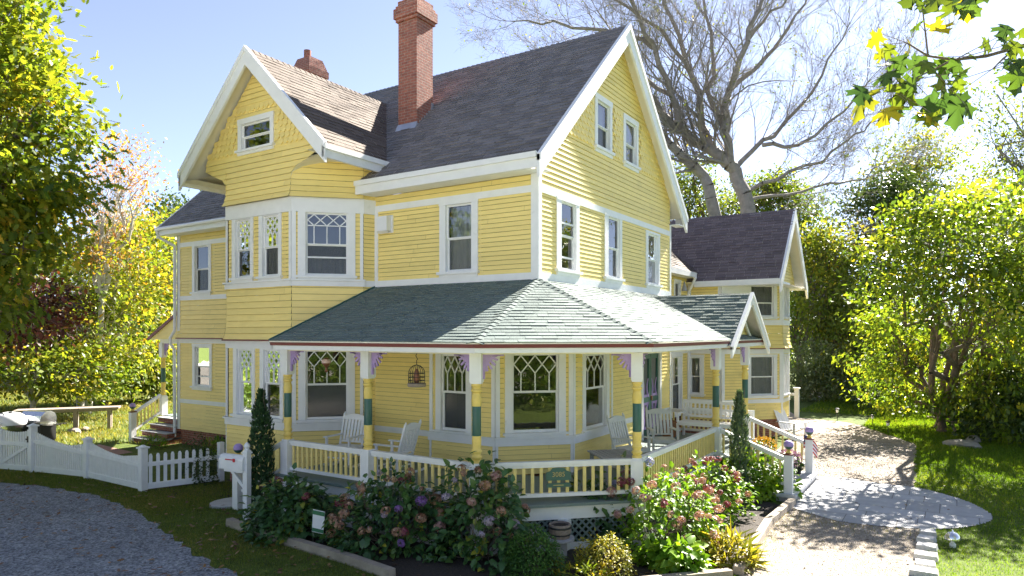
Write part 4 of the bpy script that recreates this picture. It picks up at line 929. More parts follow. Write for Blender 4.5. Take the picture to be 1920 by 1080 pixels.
# ---------------------------------------------------------------- mailbox
mx, my = gz(463,975); mb = thing('mailbox', 'white mailbox with red flag on a square white post with finial', 'mailbox', (mx,my,0), R(8))
g = G(); g.box(-.055,.055,-.055,.055,0,1.36); g.box(-.072,.072,-.072,.072,1.30,1.33); mp = g.build('post', M['whitef'], mb)
g = G(); g.lathe(0,0,[(.05,1.36),(.06,1.375),(.04,1.395),(.058,1.43),(.062,1.45),(.045,1.485),(.012,1.52)],12); g.build('finial', M['whitef'], mp, True)
g = G(); L = .64; sec = [(-.115,0),(.115,0),(.115,.17)]+[(.115*math.cos(a*math.pi/10),.17+.115*math.sin(a*math.pi/10)) for a in range(1,10)]+[(-.115,.17)]
g.prism([(-.60,y,.98+z) for y,z in sec], (.60,0,0)); bx = g.build('box', M['whitef'], mb, False)
g = G(); sec2 = [(y*1.06,.98+z*1.02-.004) for y,z in sec]; g.prism([(-.625,y,z) for y,z in sec2], (.035,0,0)); g.build('box_door', M['whitef'], bx)
g = G(); g.box(-.45,-.20,-.128,-.120,1.165,1.185); g.box(-.245,-.19,-.130,-.120,1.135,1.20); g.build('flag', mat('red enamel', (.55,.02,.03), .4, .05, 5), bx)
g = G(); g.box(-.52,-.02,-.09,.09,.93,.98); g.beam((-.05,0,.62),(-.40,0,.94),.05,.06); g.build('arm', M['whitef'], mb)
# lawn sign with a green head and foot band
lx, ly = gz(597,1025); ls = thing('lawn_sign', 'small white and green yard sign on wire legs in the bed', 'sign', (lx,ly,0), R(28), None)
g = G(); g.prism([(-.11,0,.26),(.09,0,.22),(.12,0,.60),(-.09,0,.64)], (0,-.012,0)); g.build('board', M['whitef'], ls)
g = G(); g.prism([(-.095,-.014,.56),(.114,-.014,.52),(.119,-.014,.59),(-.089,-.014,.63)], (0,-.003,0)); g.prism([(-.107,-.014,.27),(.092,-.014,.23),(.096,-.014,.29),(-.103,-.014,.33)], (0,-.003,0)); g.build('colour_band', mat('sign green', (.03,.16,.07), .5, .05, 5), ls)
g = G(); g.tube([(-.09,0,0),(-.09,0,.3)],.006,5); g.tube([(.08,0,0),(.08,0,.28)],.006,5); g.build('wire_leg', M['steel'], ls)
# barrel planter on a round white stand
bxy = rf.P(1.20,0,.42); b = thing('barrel_planter', 'half barrel planter on a grey round stand below the porch', 'planter', (bxy[0],bxy[1],0), R(20))
g = G(); g.lathe(0,0,[(.12,0),(.12,.28),(.24,.285),(.24,.32)],20); g.box(-.2,.0,-.02,.02,.0,.28); g.build('stand', M['stone'], b)
g = G(); g.lathe(0,0,[(.16,.32),(.185,.42),(.19,.48),(.175,.54),(.15,.54),(.15,.36)],18); br = g.build('barrel', M['wood'], b)
g = G()
for z, rr in ((.37,.178),(.48,.194)): g.lathe(0,0,[(rr,z),(rr+.004,z+.01),(rr,z+.03)],18)
g.build('hoop', M['black'], br)
g = G(); g.lathe(0,0,[(.15,.50),(.02,.53)],14); g.build('soil', M['soil'], b)
# timbers edging the bed
def timber(p, q, label, w=.15, h=.14, name='edging_timber'):
    L = math.hypot(q[0]-p[0], q[1]-p[1]); t = bpy.data.objects; g = G(); n = 6
    f = Fr((-L/2,0),(L/2,0)); e = lambda s: random.uniform(-s, s)
    for i in range(n):
        a, b_ = -L/2+L*i/n, -L/2+L*(i+1)/n
        g.hexa([(a,-w/2,-.02),(b_,-w/2,-.02),(b_,w/2,-.02),(a,w/2,-.02),(a,-w/2+.01,h),(b_,-w/2+.01,h),(b_,w/2-.01,h),(a,w/2-.01,h)])
    o = g.build(name, M['timber']); o.location = ((p[0]+q[0])/2,(p[1]+q[1])/2,0); o.rotation_euler = (0,0,math.atan2(q[1]-p[1],q[0]-p[0]))
    return tag(o, label, 'edging timber', 'timbers edging the flower bed')
tA, tB, tC, tD = gz(430,985), gz(470,1000), gz(655,1056), gz(735,1085)
timber(tA, tB, 'short dark edging timber at the foot of the mailbox post'); timber(tB, tC, 'long weathered edging timber in front of the small yard sign'); timber(tC, tD, 'edging timber at the bottom edge left of the boxwood ball')
timber((4.08,3.75),(4.0,1.9),'pale sunlit edging timber running up to the porch steps',.16,.13); timber((4.0,1.86),(4.22,-1.2),'pale edging timber along the gravel below the pink hydrangeas',.16,.13); timber((4.15,-1.35),(2.3,-3.35),'mossy edging timber across the near end of the bed',.14,.12)
sx_, sy_ = gz(432,945); g = G()
pp = [(.42*math.cos(a)*random.uniform(.9,1.1), .42*math.sin(a)*random.uniform(.9,1.1)) for a in [2*math.pi*k/11 for k in range(11)]]
g.prism([(x,y,0) for x,y in pp], (0,0,.05)); o = g.build('stepping_stone', M['stone'], None); o.location = (sx_,sy_,0); tag(o, 'flat grey stepping stone in the grass behind the mailbox', 'stepping stone')
# ---------------------------------------------------------------- picket fence
FP = [gz(0,885), gz(62,887), gz(165,898), gz(268,922), (-8.15,-1.5)]
def fpost(parent, x, y, h, w=.075):
    g = G(); g.box(x-w,x+w,y-w,y+w,0,h); p = g.build('fence_post', M['whitef'], parent)
    g = G(); g.box(x-w-.03,x+w+.03,y-w-.03,y+w+.03,h,h+.035); g.hexa([(x-w,y-w,h+.035),(x+w,y-w,h+.035),(x+w,y+w,h+.035),(x-w,y+w,h+.035),(x-.02,y-.02,h+.08),(x+.02,y-.02,h+.08),(x+.02,y+.02,h+.08),(x-.02,y+.02,h+.08)]); g.build('post_cap', M['whitef'], p)
def fpanel(parent, p, q, hf, zr, gap, w=.045, fill=True, zr0=.12, name='picket_panel', point=False):
    f = Fr(p, q); g = G(); n = int((f.L-.16)/gap)
    for i in range(n):
        a = .08+gap*(i+.5); h = hf(a/f.L)
        pts = [(a-w/2,.09),(a+w/2,.09),(a+w/2,h-.02),(a+w*.3,h),(a-w*.3,h),(a-w/2,h-.02)]
        if point: pts = [(a-w/2,.09),(a+w/2,.09),(a+w/2,h-.05),(a+w*.25,h),(a-w*.25,h),(a-w/2,h-.05)]
        g.prism([f.P(x,z,.012) for x,z in pts], (f.n[0]*-.02, f.n[1]*-.02, 0))
    zf = zr if callable(zr) else (lambda t: zr)
    for z0, z1, hh in ((zf(0), zf(1), .09), (zr0, zr0, .13)):
        g.hexa([f.P(.05,z0-hh/2,.035),f.P(f.L-.05,z1-hh/2,.035),f.P(f.L-.05,z1-hh/2,-.035),f.P(.05,z0-hh/2,-.035),f.P(.05,z0+hh/2,.035),f.P(f.L-.05,z1+hh/2,.035),f.P(f.L-.05,z1+hh/2,-.035),f.P(.05,z0+hh/2,-.035)])
    return g.build(name, M['whitef'], parent)
fn = thing('picket_fence', 'white closely spaced picket fence with swooping scalloped tops', 'fence', (0,0,0))
for i, h in ((1,1.22),(2,.98),(3,1.0)): fpost(fn, *FP[i], h)
fpanel(fn, FP[1], FP[2], lambda t: 1.12-.32*math.sin(min(1,t*1.25)*math.pi/2)+.09*max(0,t-.7)/.3, lambda t: .84-.20*t, .072, .05)
fpanel(fn, FP[2], FP[3], lambda t: .96-.22*math.sin(min(1,t*1.5)*math.pi/2)+.10*max(0,t-.66)/.34, lambda t: .68-.08*t, .072, .05)
lf = thing('low_picket_fence', 'low white picket fence with wide gaps running back to the house', 'fence', (0,0,0))
fpanel(lf, FP[3], FP[4], lambda t: .86, .62, .155, .075, point=True); g = G(); g.box(FP[4][0]-.06,FP[4][0]+.06,FP[4][1]-.06,FP[4][1]+.06,0,.98); g.build('fence_post', M['whitef'], lf)
gt = thing('picket_gate', 'white picket gate with diagonal brace and black hinge', 'gate', (0,0,0)); q0 = (FP[1][0]-1.18, FP[1][1]-.33)
fpanel(gt, q0, FP[1], lambda t: 1.05+.10*(2*t-1)**2, .74, .085, .055, name='gate_panel')
f = Fr(q0, FP[1]); g = G(); f.bar(g, (.12,.2), (f.L-.15,.70), .07, .03, .05); f.box(g, .05,.13,.1,1.10,-.03,.03); f.box(g, f.L-.17,f.L-.09,.1,1.13,-.03,.03); g.build('gate_brace', M['whitef'], gt)
g = G(); f.box(g, f.L-.20,f.L-.02,.86,.90,.035,.05); f.box(g, f.L-.15,f.L-.11,.80,.96,.035,.052); g.build('hinge', M['black'], gt)
fpost(gt, q0[0]-.08, q0[1]-.02, 1.22)
# grills behind the gate
gx, gy, _ = at(70, 21.5); gr = thing('gas_grill', 'stainless gas grill with curved hood and side shelf behind the fence', 'grill', (gx,gy,0), R(20))
g = G(); sec = [(-.28,.82),(.28,.82),(.30,1.0),(.24,1.14),(.08,1.22),(-.10,1.20),(-.24,1.08),(-.29,.95)]; g.prism([(-.42,y,z) for y,z in sec], (.84,0,0)); hd = g.build('hood', M['steel'], gr)
g = G(); g.tube([(-.32,-.33,.96),(.32,-.33,.96)],.015,8); g.build('handle', M['steel'], hd)
g = G(); g.box(-.42,.42,-.28,.28,.30,.82); g.build('cabinet', M['black'], gr); g = G(); g.box(.42,.85,-.25,.25,.80,.84); g.box(-.85,-.42,-.25,.25,.80,.84); g.build('side_shelf', M['steel'], gr)
for sx in (-1,1): g = G(); g.box(sx*.38-.03,sx*.38+.03,-.25,.25,0,.30); g.build('leg', M['black'], gr)
gx, gy, _ = at(18, 21.0); gk = thing('kettle_grill', 'large rounded pale grill lid shining above the gate', 'grill', (gx,gy,0), R(20))
g = G(); g.lathe(0,0,[(.52,.95),(.53,1.0),(.50,1.12),(.42,1.24),(.28,1.33),(.10,1.37),(.02,1.375)],20,sx=1.15); ld = g.build('lid', M['metalw'], gk, True); gk.scale = (.85,.85,.9)
g = G(); g.tube([(-.12,-.30,1.30),(-.12,-.36,1.36),(.12,-.36,1.36),(.12,-.30,1.30)],.018,6); g.lathe(.15,-.1,[(.06,1.35),(.06,1.385),(.02,1.39)],10); g.build('handle', M['black'], ld)
g = G(); g.lathe(0,0,[(.20,.55),(.40,.68),(.51,.85),(.52,.95)],20,sx=1.15); g.build('bowl', M['steel'], gk, True)
for k in range(3): a = 2*math.pi*k/3+.4; g = G(); g.tube([(.30*math.cos(a),.30*math.sin(a),.65),(.42*math.cos(a),.42*math.sin(a),0)],.025,6); g.build('leg', M['black'], gk)
# plank bench in the back yard
p0, p1 = gz(118,812), gz(202,803); f = Fr((p0[0]-1.0,p0[1]-.5),(p1[0]+.5,p1[1]+.2)); wb = thing('plank_bench', 'long weathered plank trestle standing on the back lawn', 'bench', (0,0,0))
g = G()
for d0 in (-.32,-.1,.12): f.box(g, -.6, f.L, .80, .86, d0, d0+.20, 0, random.uniform(-1,1))
g.build('plank', M['wood'], wb); g = G(); f.box(g, -.5, f.L-.1, .72, .80, -.2, -.14); f.box(g, -.5, f.L-.1, .72, .80, .14, .2); g.build('rail', M['wood'], wb)
for a in (-.3, f.L*.45, f.L-.4): g = G(); f.box(g, a, a+.12, 0, .72, -.2, -.08); f.box(g, a+.001, a+.119, 0, .72, .08, .2); g.build('leg', M['wood'], wb)
def rock(name, label, x, y, r, sq=.6, seed=1, cat='rock', m='rock', rz=0.0, group=None):
    rr = random.Random(seed); g = G(); n, k = 12, 7; b0 = 0
    for i in range(k+1):
        th = math.pi*i/k
        for j in range(n):
            ph = 2*math.pi*j/n; q = r*(1+.22*math.sin(ph*2+seed)+.14*math.sin(ph*3+th*3+seed*2)+rr.uniform(-.08,.08))
            g.v.append((q*math.sin(th)*math.cos(ph)*1.15, q*math.sin(th)*math.sin(ph)*.8, r*sq*(.35-math.cos(th)*.9)))
    for i in range(k):
        for j in range(n): g.f.append((i*n+j,i*n+(j+1)%n,(i+1)*n+(j+1)%n,(i+1)*n+j)); g.m.append(0); g.t.append(0)
    o = g.build(name, M[m], None, True); o.location = (x,y,0); o.rotation_euler = (0,0,rz); return tag(o, label, cat, group)
x, y = gz(1805,838); rock('boulder', 'grey boulder lying alone on the sunlit right lawn', x, y, .42, .45, 3); x, y = gz(1826,832); rock('boulder', 'small upright grey stone against the lawn boulder', x, y+.1, .22, 1.0, 5)
x, y = gz(140,812); rock('firewood_heap', 'brown stump chunk lying below the plank trestle', x, y, .26, .6, 8, 'log', 'wood'); x, y = gz(160,806); rock('firewood_heap', 'split log piece beside the stump on the back lawn', x, y, .2, .5, 9, 'log', 'wood')
# granite edging blocks by the gravel
GRAN = mat('pale granite', (.55,.54,.52), .8, .15, 20, bump=.5, bscale=40)
for i, (px_, py_, w) in enumerate(((1737,1016,.30),(1738,1030,.32),(1736,1047,.36),(1735,1064,.3),(1732,1078,.4),(1740,1003,.28))):
    x, y = gz(px_, py_); g = G(); h = .09; l = .16; e = .02
    g.hexa([(-w/2,-l,-.02),(w/2,-l,-.02),(w/2,l*.8,-.02),(-w/2,l*.8,-.02),(-w/2+e,-l+e,h),(w/2-e,-l+e,h),(w/2-e,l*.8-e,h),(-w/2+e,l*.8-e,h)]); o = g.build('edging_block', GRAN)
    o.location = (x,y,0); o.rotation_euler = (0,0,R(random.uniform(-6,6)))
    tag(o, ['second pale granite block counted from the patio','third pale granite block counted from the patio','fourth pale granite block counted from the patio','fifth granite block from the patio, last but one at the bottom','lowest granite block, cut by the bottom of the photo','first pale granite block touching the grey patio'][i], 'edging block', 'granite blocks edging the gravel')
# solar lights and a domed path lamp
def solar(label, px_, py_, h=.28):
    x, y = gz(px_, py_); s_ = thing('solar_light', label, 'garden light', (x,y,0), 0, 'solar stake lights along the gravel')
    g = G(); g.tube([(0,0,0),(0,0,h*.7)],.014,6); g.build('stake', M['black'], s_); g = G(); g.lathe(0,0,[(.05,h*.7),(.06,h*.95)],10); g.build('lens', M['metalw'], s_); g = G(); g.lathe(0,0,[(.09,h*.95),(.09,h),(.05,h+.03)],10); g.build('cap', M['black'], s_)
solar('farthest small solar stake light beyond the gravel', 1570, 789, .5); solar('middle solar stake light of the three on the right lawn', 1636, 799, .42); solar('nearest solar stake light of the three on the right lawn', 1665, 814, .45)
x, y = gz(1786,1026); d = thing('path_lamp', 'domed pale path lamp standing in the grass by the patio', 'garden light', (x,y,0))
g = G(); g.lathe(0,0,[(.05,0),(.05,.06),(.025,.08),(.025,.13)],12); g.build('stem', M['metalw'], d, True); g = G(); g.lathe(0,0,[(.115,.13),(.12,.15),(.105,.20),(.07,.245),(.02,.265),(.012,.295)],18); g.build('dome', M['steel'], d, True)
# picnic table under the trees
x, y, _ = at(1800, 25.5); pt = thing('picnic_table', 'dark picnic table in the shade under the right-hand trees', 'table', (x,y,0), R(30))
g = G()
for i in range(5): g.box(-.8,.8,-.36+.15*i,-.22+.15*i,.72,.76)
g.build('tabletop', M['wood'], pt)
for sy in (-1,1): g = G(); g.box(-.8,.8,sy*.68-.13,sy*.68+.13,.42,.46); g.build('seat', M['wood'], pt)
for sx in (-.55,.55): g = G(); g.beam((sx,-.7,0),(sx,-.2,.72),.06,.09); g.beam((sx,.7,0),(sx,.2,.72),.06,.09); g.beam((sx,-.75,.40),(sx,.75,.40),.05,.09); g.build('leg', M['wood'], pt)
# white post and folded chair by the wing, flag, pots
x, y = gz(1494,783); g = G(); g.box(-.09,.09,-.09,.09,0,1.25); g.box(-.13,.13,-.13,.13,1.25,1.30); g.box(-1.2,-.09,-.04,.04,.95,1.05); o = g.build('garden_post', M['whitef']); o.location = (x,y,0); tag(o, 'white square post with a cap beyond the rear wing', 'post')
x, y = gz(1486,822); ad = thing('garden_chair', 'white curved garden chair at the corner of the rear wing', 'chair', (x,y,0), R(60))
g = G()
for i in range(5): g.beam((-.24+.12*i,.25,.28),(-.20+.10*i,.62,1.0),.10,.02,up=(0,1,0))
g.build('backrest', M['metalw'], ad); g = G()
for i in range(5): g.beam((-.27,-.28+.11*i,.38-.025*i),(.27,-.28+.11*i,.38-.025*i),.095,.02)
g.build('seat', M['metalw'], ad)
for sx in (-1,1):
    g = G(); g.beam((sx*.28,-.30,0),(sx*.28,-.30,.56),.08,.03); g.build('leg', M['metalw'], ad); g = G(); g.beam((sx*.28,-.25,.34),(sx*.28,.55,.02),.10,.03); g.build('leg', M['metalw'], ad); g = G(); g.beam((sx*.30,-.38,.575),(sx*.30,.40,.56),.13,.025); g.build('armrest', M['metalw'], ad)
fl = thing('small_flag', 'small striped flag on a stick behind the far step newel', 'flag', (3.75,6.55,.17), R(20))
g = G(); g.tube([(0,0,0),(.10,0,.95)],.008,5); g.build('stick', M['wood'], fl)
g = G(); st_m = [mat('flag red', (.5,.03,.04), .8, .05, 5), M['metalw'], mat('flag blue', (.03,.04,.2), .8, .05, 5)]
for i in range(7):
    for j in range(6):
        dz = .62+.045*i; f_ = lambda u: (.065+.035*(dz-.6)+.055*u, .025*math.sin(u*1.3), dz-.012*u*u*.6)
        m_ = 2 if (i > 2 and j < 3) else i % 2
        a, b_ = f_(j), f_(j+1); g.poly([a, b_, (b_[0],b_[1],b_[2]+.045), (a[0],a[1],a[2]+.045)], m_)
g.build('cloth', st_m, fl, fix=False)
# ---------------------------------------------------------------- foliage
SHAPES = dict(
 kite=(np.array([(0,0,0),(.5,.27,.06),(1,0,-.03),(.5,-.27,.06)], float), [(0,3,2,1)]),
 blade=(np.array([(0,0,0),(.4,.09,.02),(1,0,-.10),(.4,-.09,.02)], float), [(0,3,2,1)]),
 ovate=(np.array([(0,0,0),(.33,.31,.09),(.75,.20,.04),(1,0,-.12),(.75,-.20,.04),(.33,-.31,.09),(.33,0,0),(.75,0,-.03)], float), [(0,6,1),(6,7,2,1),(7,3,2),(0,5,6),(6,5,4,7),(7,4,3)]),
)
_mo = [(0,0),(.02,.14),(-.12,.36),(.05,.33),(.10,.44),(.20,.22),(.34,.40),(.40,.64),(.48,.50),(.62,.52),(.52,.22),(.70,.22),(.76,.30),(.84,.12),(1.0,0)]
_mp = [(x,y) for x,y in _mo]+[(x,-y) for x,y in _mo[-2:0:-1]]
SHAPES['maple'] = (np.array([(.38,0,0)]+[(x,y,.06*math.sin(x*6)-.34*abs(y)**1.4-.20*x*x) for x,y in _mp], float), [(0,i+1,(i+1)%len(_mp)+1) for i in range(len(_mp))])
_oo = [(0,.02),(.10,.06),(.16,.20),(.28,.10),(.38,.30),(.50,.12),(.62,.27),(.72,.10),(.84,.16),(1,0)]
SHAPES['oak'] = (np.array([(0,0,0)]+[(x,y,.10*abs(y)) for x,y in _oo]+[(x,-y,.10*abs(y)) for x,y in _oo[-2::-1]], float), None)
def _oakfaces():
    n = len(_oo); v = n+n-1; return [tuple(range(1, v+1))]
SHAPES['oak'] = (SHAPES['oak'][0], _oakfaces())
def norm(a): return a/np.maximum(np.linalg.norm(a, axis=-1, keepdims=True), 1e-9)
def leafmesh(name, pos, dr, nr, size, tint, m, parent, shape='kite', kind=None):
    T, Fs = SHAPES[shape]; n = len(pos); k = len(T)
    dr = norm(dr); sd = norm(np.cross(nr, dr)); nr = np.cross(dr, sd)
    V = pos[:,None,:]+size[:,None,None]*(T[None,:,0:1]*dr[:,None,:]+T[None,:,1:2]*sd[:,None,:]+T[None,:,2:3]*nr[:,None,:])
    lp = np.concatenate([np.array(f) for f in Fs]); ln = np.array([len(f) for f in Fs])
    L = (lp[None,:]+(np.arange(n)*k)[:,None]).ravel(); tot = np.tile(ln, n); st = np.concatenate([[0], np.cumsum(tot)[:-1]])
    me = bpy.data.meshes.new(name); me.vertices.add(n*k); me.vertices.foreach_set('co', V.reshape(-1).astype(np.float32))
    me.loops.add(len(L)); me.loops.foreach_set('vertex_index', L.astype(np.int32)); me.polygons.add(len(tot)); me.polygons.foreach_set('loop_start', st.astype(np.int32)); me.polygons.foreach_set('loop_total', tot.astype(np.int32))
    a = me.attributes.new('tint', 'FLOAT', 'FACE'); a.data.foreach_set('value', np.repeat(tint, len(Fs)).astype(np.float32))
    me.materials.append(m); me.update(calc_edges=True); me.validate()
    o = bpy.data.objects.new(name, me); COL.objects.link(o)
    if parent is not None: o.parent = parent
    if kind: o['kind'] = kind
    return o
def tubes(name, segs, m, parent, k=5):
    """many tapering twig segments as one mesh: rows of p0 p1 r0 r1"""
    A = np.array(segs, float); p0, p1, r0, r1 = A[:,0:3], A[:,3:6], A[:,6], A[:,7]; d = norm(p1-p0)
    h = np.where(np.abs(d[:,2:3]) > .9, np.array([[1.,0,0]]), np.array([[0,0,1.]])); u = norm(np.cross(d, h)); v = np.cross(d, u); n = len(A)
    an = np.arange(k)*2*math.pi/k; ring = np.cos(an)[None,:,None]*u[:,None,:]+np.sin(an)[None,:,None]*v[:,None,:]
    V = np.concatenate([p0[:,None,:]+ring*r0[:,None,None], p1[:,None,:]+ring*r1[:,None,None]], 1)
    fs = np.array([(j,(j+1)%k,k+(j+1)%k,k+j) for j in range(k)]); L = (fs.ravel()[None,:]+(np.arange(n)*2*k)[:,None]).ravel()
    me = bpy.data.meshes.new(name); me.vertices.add(n*2*k); me.vertices.foreach_set('co', V.reshape(-1).astype(np.float32)); me.loops.add(len(L)); me.loops.foreach_set('vertex_index', L.astype(np.int32))
    me.polygons.add(n*k); me.polygons.foreach_set('loop_start', (np.arange(n*k)*4).astype(np.int32)); me.polygons.foreach_set('loop_total', np.full(n*k, 4, np.int32)); me.polygons.foreach_set('use_smooth', np.ones(n*k, bool))
    me.materials.append(m); me.update(calc_edges=True)
    o = bpy.data.objects.new(name, me); COL.objects.link(o); o.parent = parent; return o
def wander(rg, p, q, n, amp, r0, r1, segs, sag=0.0):
    p, q = np.array(p, float), np.array(q, float); prev = p; L = np.linalg.norm(q-p); out = [p]
    for i in range(1, n+1):
        t = i/n; c = p+(q-p)*t+np.array([0,0,1.])*math.sin(math.pi*t)*sag*L
        if i < n: c = c+rg.normal(0, amp*L, 3)
        segs.append((*prev, *c, r0+(r1-r0)*(i-1)/n, r0+(r1-r0)*t)); prev = c; out.append(c)
    return out
def Bp(px, py, d, rx, ry, rd=None):
    p = at(px, d, py); k = d/F; return (*p, rx*k, (rd if rd else rx*k), ry*k)
def leaftree(name, label, base, blobs, ncl, npl, ls, m, bark, tr=.2, seed=1, group=None, clr=.55, shape='kite', droop=.3, lean=(0,0), shell=.55, trunk=True, tb=0.0, flat=.55, ragged=.0):
    rg = np.random.default_rng(seed); root = thing(name, label, 'tree' if 'shrub' not in name and 'bush' not in name else 'shrub', (base[0], base[1], 0), 0, group); o = np.array([base[0], base[1], 0.])
    bl = np.array(blobs, float); vol = (bl[:,3]*bl[:,4]*bl[:,5])**(2/3.); pick = rg.choice(len(bl), ncl, p=vol/vol.sum())
    u = norm(rg.normal(size=(ncl,3))); rad = (shell+(1-shell)*rg.random(ncl)**.5)*rg.uniform(.75-ragged*.3,1.12+ragged*.6,ncl); b = bl[pick]
    cc = b[:,0:3]+u*rad[:,None]*np.stack([b[:,3],b[:,4],b[:,5]],1); cc[:,2] = np.maximum(cc[:,2], .35); cc -= o
    cen = (bl[:,0:3]*vol[:,None]).sum(0)/vol.sum()-o
    ctint = rg.normal(.5, .20, ncl)
    npc = rg.poisson(npl, ncl); idx = np.repeat(np.arange(ncl), npc); n = len(idx)
    off = rg.normal(0, 1, (n,3))*np.array([clr,clr,clr*flat]); pos = cc[idx]+off
    out = norm(norm(cc[idx]-cen)+.5*rg.normal(size=(n,3))); dr = out+np.array([0,0,-droop])+.6*rg.normal(size=(n,3))
    nr = np.array([0,0,.9])+.6*rg.normal(size=(n,3))+.3*out
    tint = np.clip(ctint[idx]+rg.normal(0,.15,n)+tb, 0, 1); size = ls*rg.uniform(.45,1.45,n); pos[:,2] = np.maximum(pos[:,2], .08)
    leafmesh('crown', pos, dr, nr, size, tint, m, root, shape)
    if trunk:
        segs = []; zb = max(.6, (bl[:,2]-bl[:,5]).min()*.8); top = cen+np.array([0,0,.2]); fork = np.array([lean[0],lean[1],zb])
        tk = wander(rg, (0,0,-.1), fork, 5, .02, tr, tr*.75, segs)
        ends = []
        for i in range(len(bl)):
            c = bl[i,0:3]-o; pts = wander(rg, fork, c+rg.normal(0,.1,3), 6, .045, tr*.6, tr*.16, segs, .05); ends.append(pts)
        for j in range(0, ncl, max(1, ncl//170)):
            P = ends[pick[j]]; q = P[min(len(P)-1, 2+int(rg.integers(0,4)))]; wander(rg, q, cc[j], 4, .06, tr*.13, .008, segs)
        tubes('trunk', segs, bark, root, 6)
    return root
LM = dict(
 oak=leafmat('oak leaves turning', [(0,(.065,.12,.018)),(.45,(.16,.22,.025)),(.8,(.30,.32,.03)),(1,(.45,.32,.04))], .62),
 gold=leafmat('golden autumn leaves', [(0,(.09,.15,.02)),(.4,(.20,.27,.03)),(.75,(.40,.37,.04)),(1,(.52,.30,.05))], .52),
 birch=leafmat('sparse russet leaves', [(0,(0.325,0.234,0.078)),(.5,(0.468,0.247,0.078)),(1,(0.520,0.182,0.078))], .5),
 green=leafmat('mid green leaves', [(0,(0.051,0.102,0.017)),(.5,(0.119,0.196,0.027)),(1,(0.255,0.289,0.043))], .45),
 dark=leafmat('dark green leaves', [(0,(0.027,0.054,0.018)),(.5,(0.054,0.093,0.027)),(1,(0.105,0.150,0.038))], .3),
 maple=leafmat('bright backlit leaves', [(0,(.06,.12,.02)),(.45,(.14,.22,.025)),(.8,(.26,.32,.03)),(1,(.45,.40,.045))], .58, .6, .34),
 pale=leafmat('pale grey green leaves', [(0,(0.126,0.168,0.070)),(.5,(0.224,0.266,0.126)),(1,(0.364,0.392,0.210))], .4),
 plum=leafmat('dark maroon leaves', [(0,(0.036,0.017,0.014)),(.6,(0.084,0.030,0.022)),(1,(0.216,0.060,0.036))], .3),
 olive=leafmat('olive yellow leaves', [(0,(.07,.12,.02)),(.5,(.16,.21,.03)),(.85,(.28,.29,.04)),(1,(.38,.30,.05))], .52),
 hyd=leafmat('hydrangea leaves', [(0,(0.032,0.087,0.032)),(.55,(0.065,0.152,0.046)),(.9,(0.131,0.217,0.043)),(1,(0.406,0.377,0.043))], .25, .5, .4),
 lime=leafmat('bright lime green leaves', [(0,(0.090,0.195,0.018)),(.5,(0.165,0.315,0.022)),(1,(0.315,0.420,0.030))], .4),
 arb=leafmat('arborvitae sprays', [(0,(0.018,0.052,0.023)),(.5,(0.036,0.085,0.033)),(1,(0.072,0.130,0.046))], .2),
 arb2=leafmat('grey green conifer sprays', [(0,(0.052,0.091,0.058)),(.5,(0.098,0.156,0.091)),(1,(0.182,0.234,0.130))], .25),
 box=leafmat('boxwood leaves', [(0,(0.030,0.083,0.018)),(.5,(0.068,0.165,0.030)),(1,(0.135,0.255,0.045))], .25),
 yel=leafmat('gold variegated leaves', [(0,(0.088,0.125,0.015)),(.5,(0.312,0.300,0.037)),(1,(0.600,0.475,0.062))], .35),
 varieg=leafmat('white edged leaves', [(0,(0.088,0.165,0.055)),(.5,(0.385,0.440,0.275)),(1,(0.620,0.550,0.550))], .3),
)
# left side, near to far
leaftree('oak_tree', 'large green and yellowing oak filling the left edge of the photo', at(-170,14.5)[:2],
 [Bp(0,30,13,75,60), Bp(10,150,13.2,95,75), Bp(75,235,13.4,80,60), Bp(30,330,13.3,120,75), Bp(-30,450,13,110,85), Bp(-60,560,12.8,100,70), Bp(-120,120,14,170,150), Bp(-150,350,14.5,170,160), Bp(-60,-90,13.5,130,90), Bp(75,385,13.8,75,50)],
 500, 56, .175, LM['oak'], M['bark'], .28, 3, clr=.36, shape='oak', droop=.25)
leaftree('copper_beech', 'dark maroon leaved tree behind the oak at the left edge', at(-70,20)[:2], [Bp(30,600,19.5,95,42), Bp(-40,560,20,90,60), Bp(70,560,20,60,40)], 90, 50, .16, LM['plum'], M['bark'], .16, 4, clr=.35)
leaftree('birch_tree', 'thin pale birch with sparse russet leaves against the sky', at(165,31)[:2], [Bp(225,300,31,60,50), Bp(200,370,31,75,60), Bp(250,350,31,40,45), Bp(175,450,31,60,60)], 120, 20, .16, LM['birch'], M['barkp'], .17, 6, clr=.5, lean=(.6,.3))
leaftree('golden_tree', 'broad golden yellow tree behind the plank trestle', at(150,33)[:2], [Bp(150,520,32,120,100), Bp(240,500,33,90,90), Bp(200,620,31.5,130,90), Bp(90,650,31,120,80), Bp(40,560,33,100,100), Bp(255,430,34,70,50)], 330, 62, .23, LM['gold'], M['barkp'], .2, 8, clr=.6)
leaftree('young_tree', 'low yellow green tree drooping over the left fence line', at(62,29)[:2], [Bp(70,690,28.5,90,55), Bp(150,700,29,80,45), Bp(-10,680,29,80,70)], 150, 55, .20, LM['gold'], M['barkp'], .15, 9, clr=.5, tb=-.12)
leaftree('garden_tree', 'dense mid green tree just left of the house wall', at(285,38)[:2], [Bp(270,610,37,75,110), Bp(315,560,38,50,100), Bp(240,690,36,70,50), Bp(320,690,37,40,50), Bp(330,450,40,50,50)], 240, 62, .24, LM['olive'], M['bark'], .2, 10, clr=.6)
leaftree('evergreen_tree', 'dark evergreen rising behind the left wing roof', at(330,56)[:2], [Bp(330,400,55,42,28), Bp(300,470,55,60,70), Bp(340,520,55,55,90), Bp(260,560,57,70,90)], 200, 60, .30, LM['dark'], M['bark'], .28, 11, clr=.8)
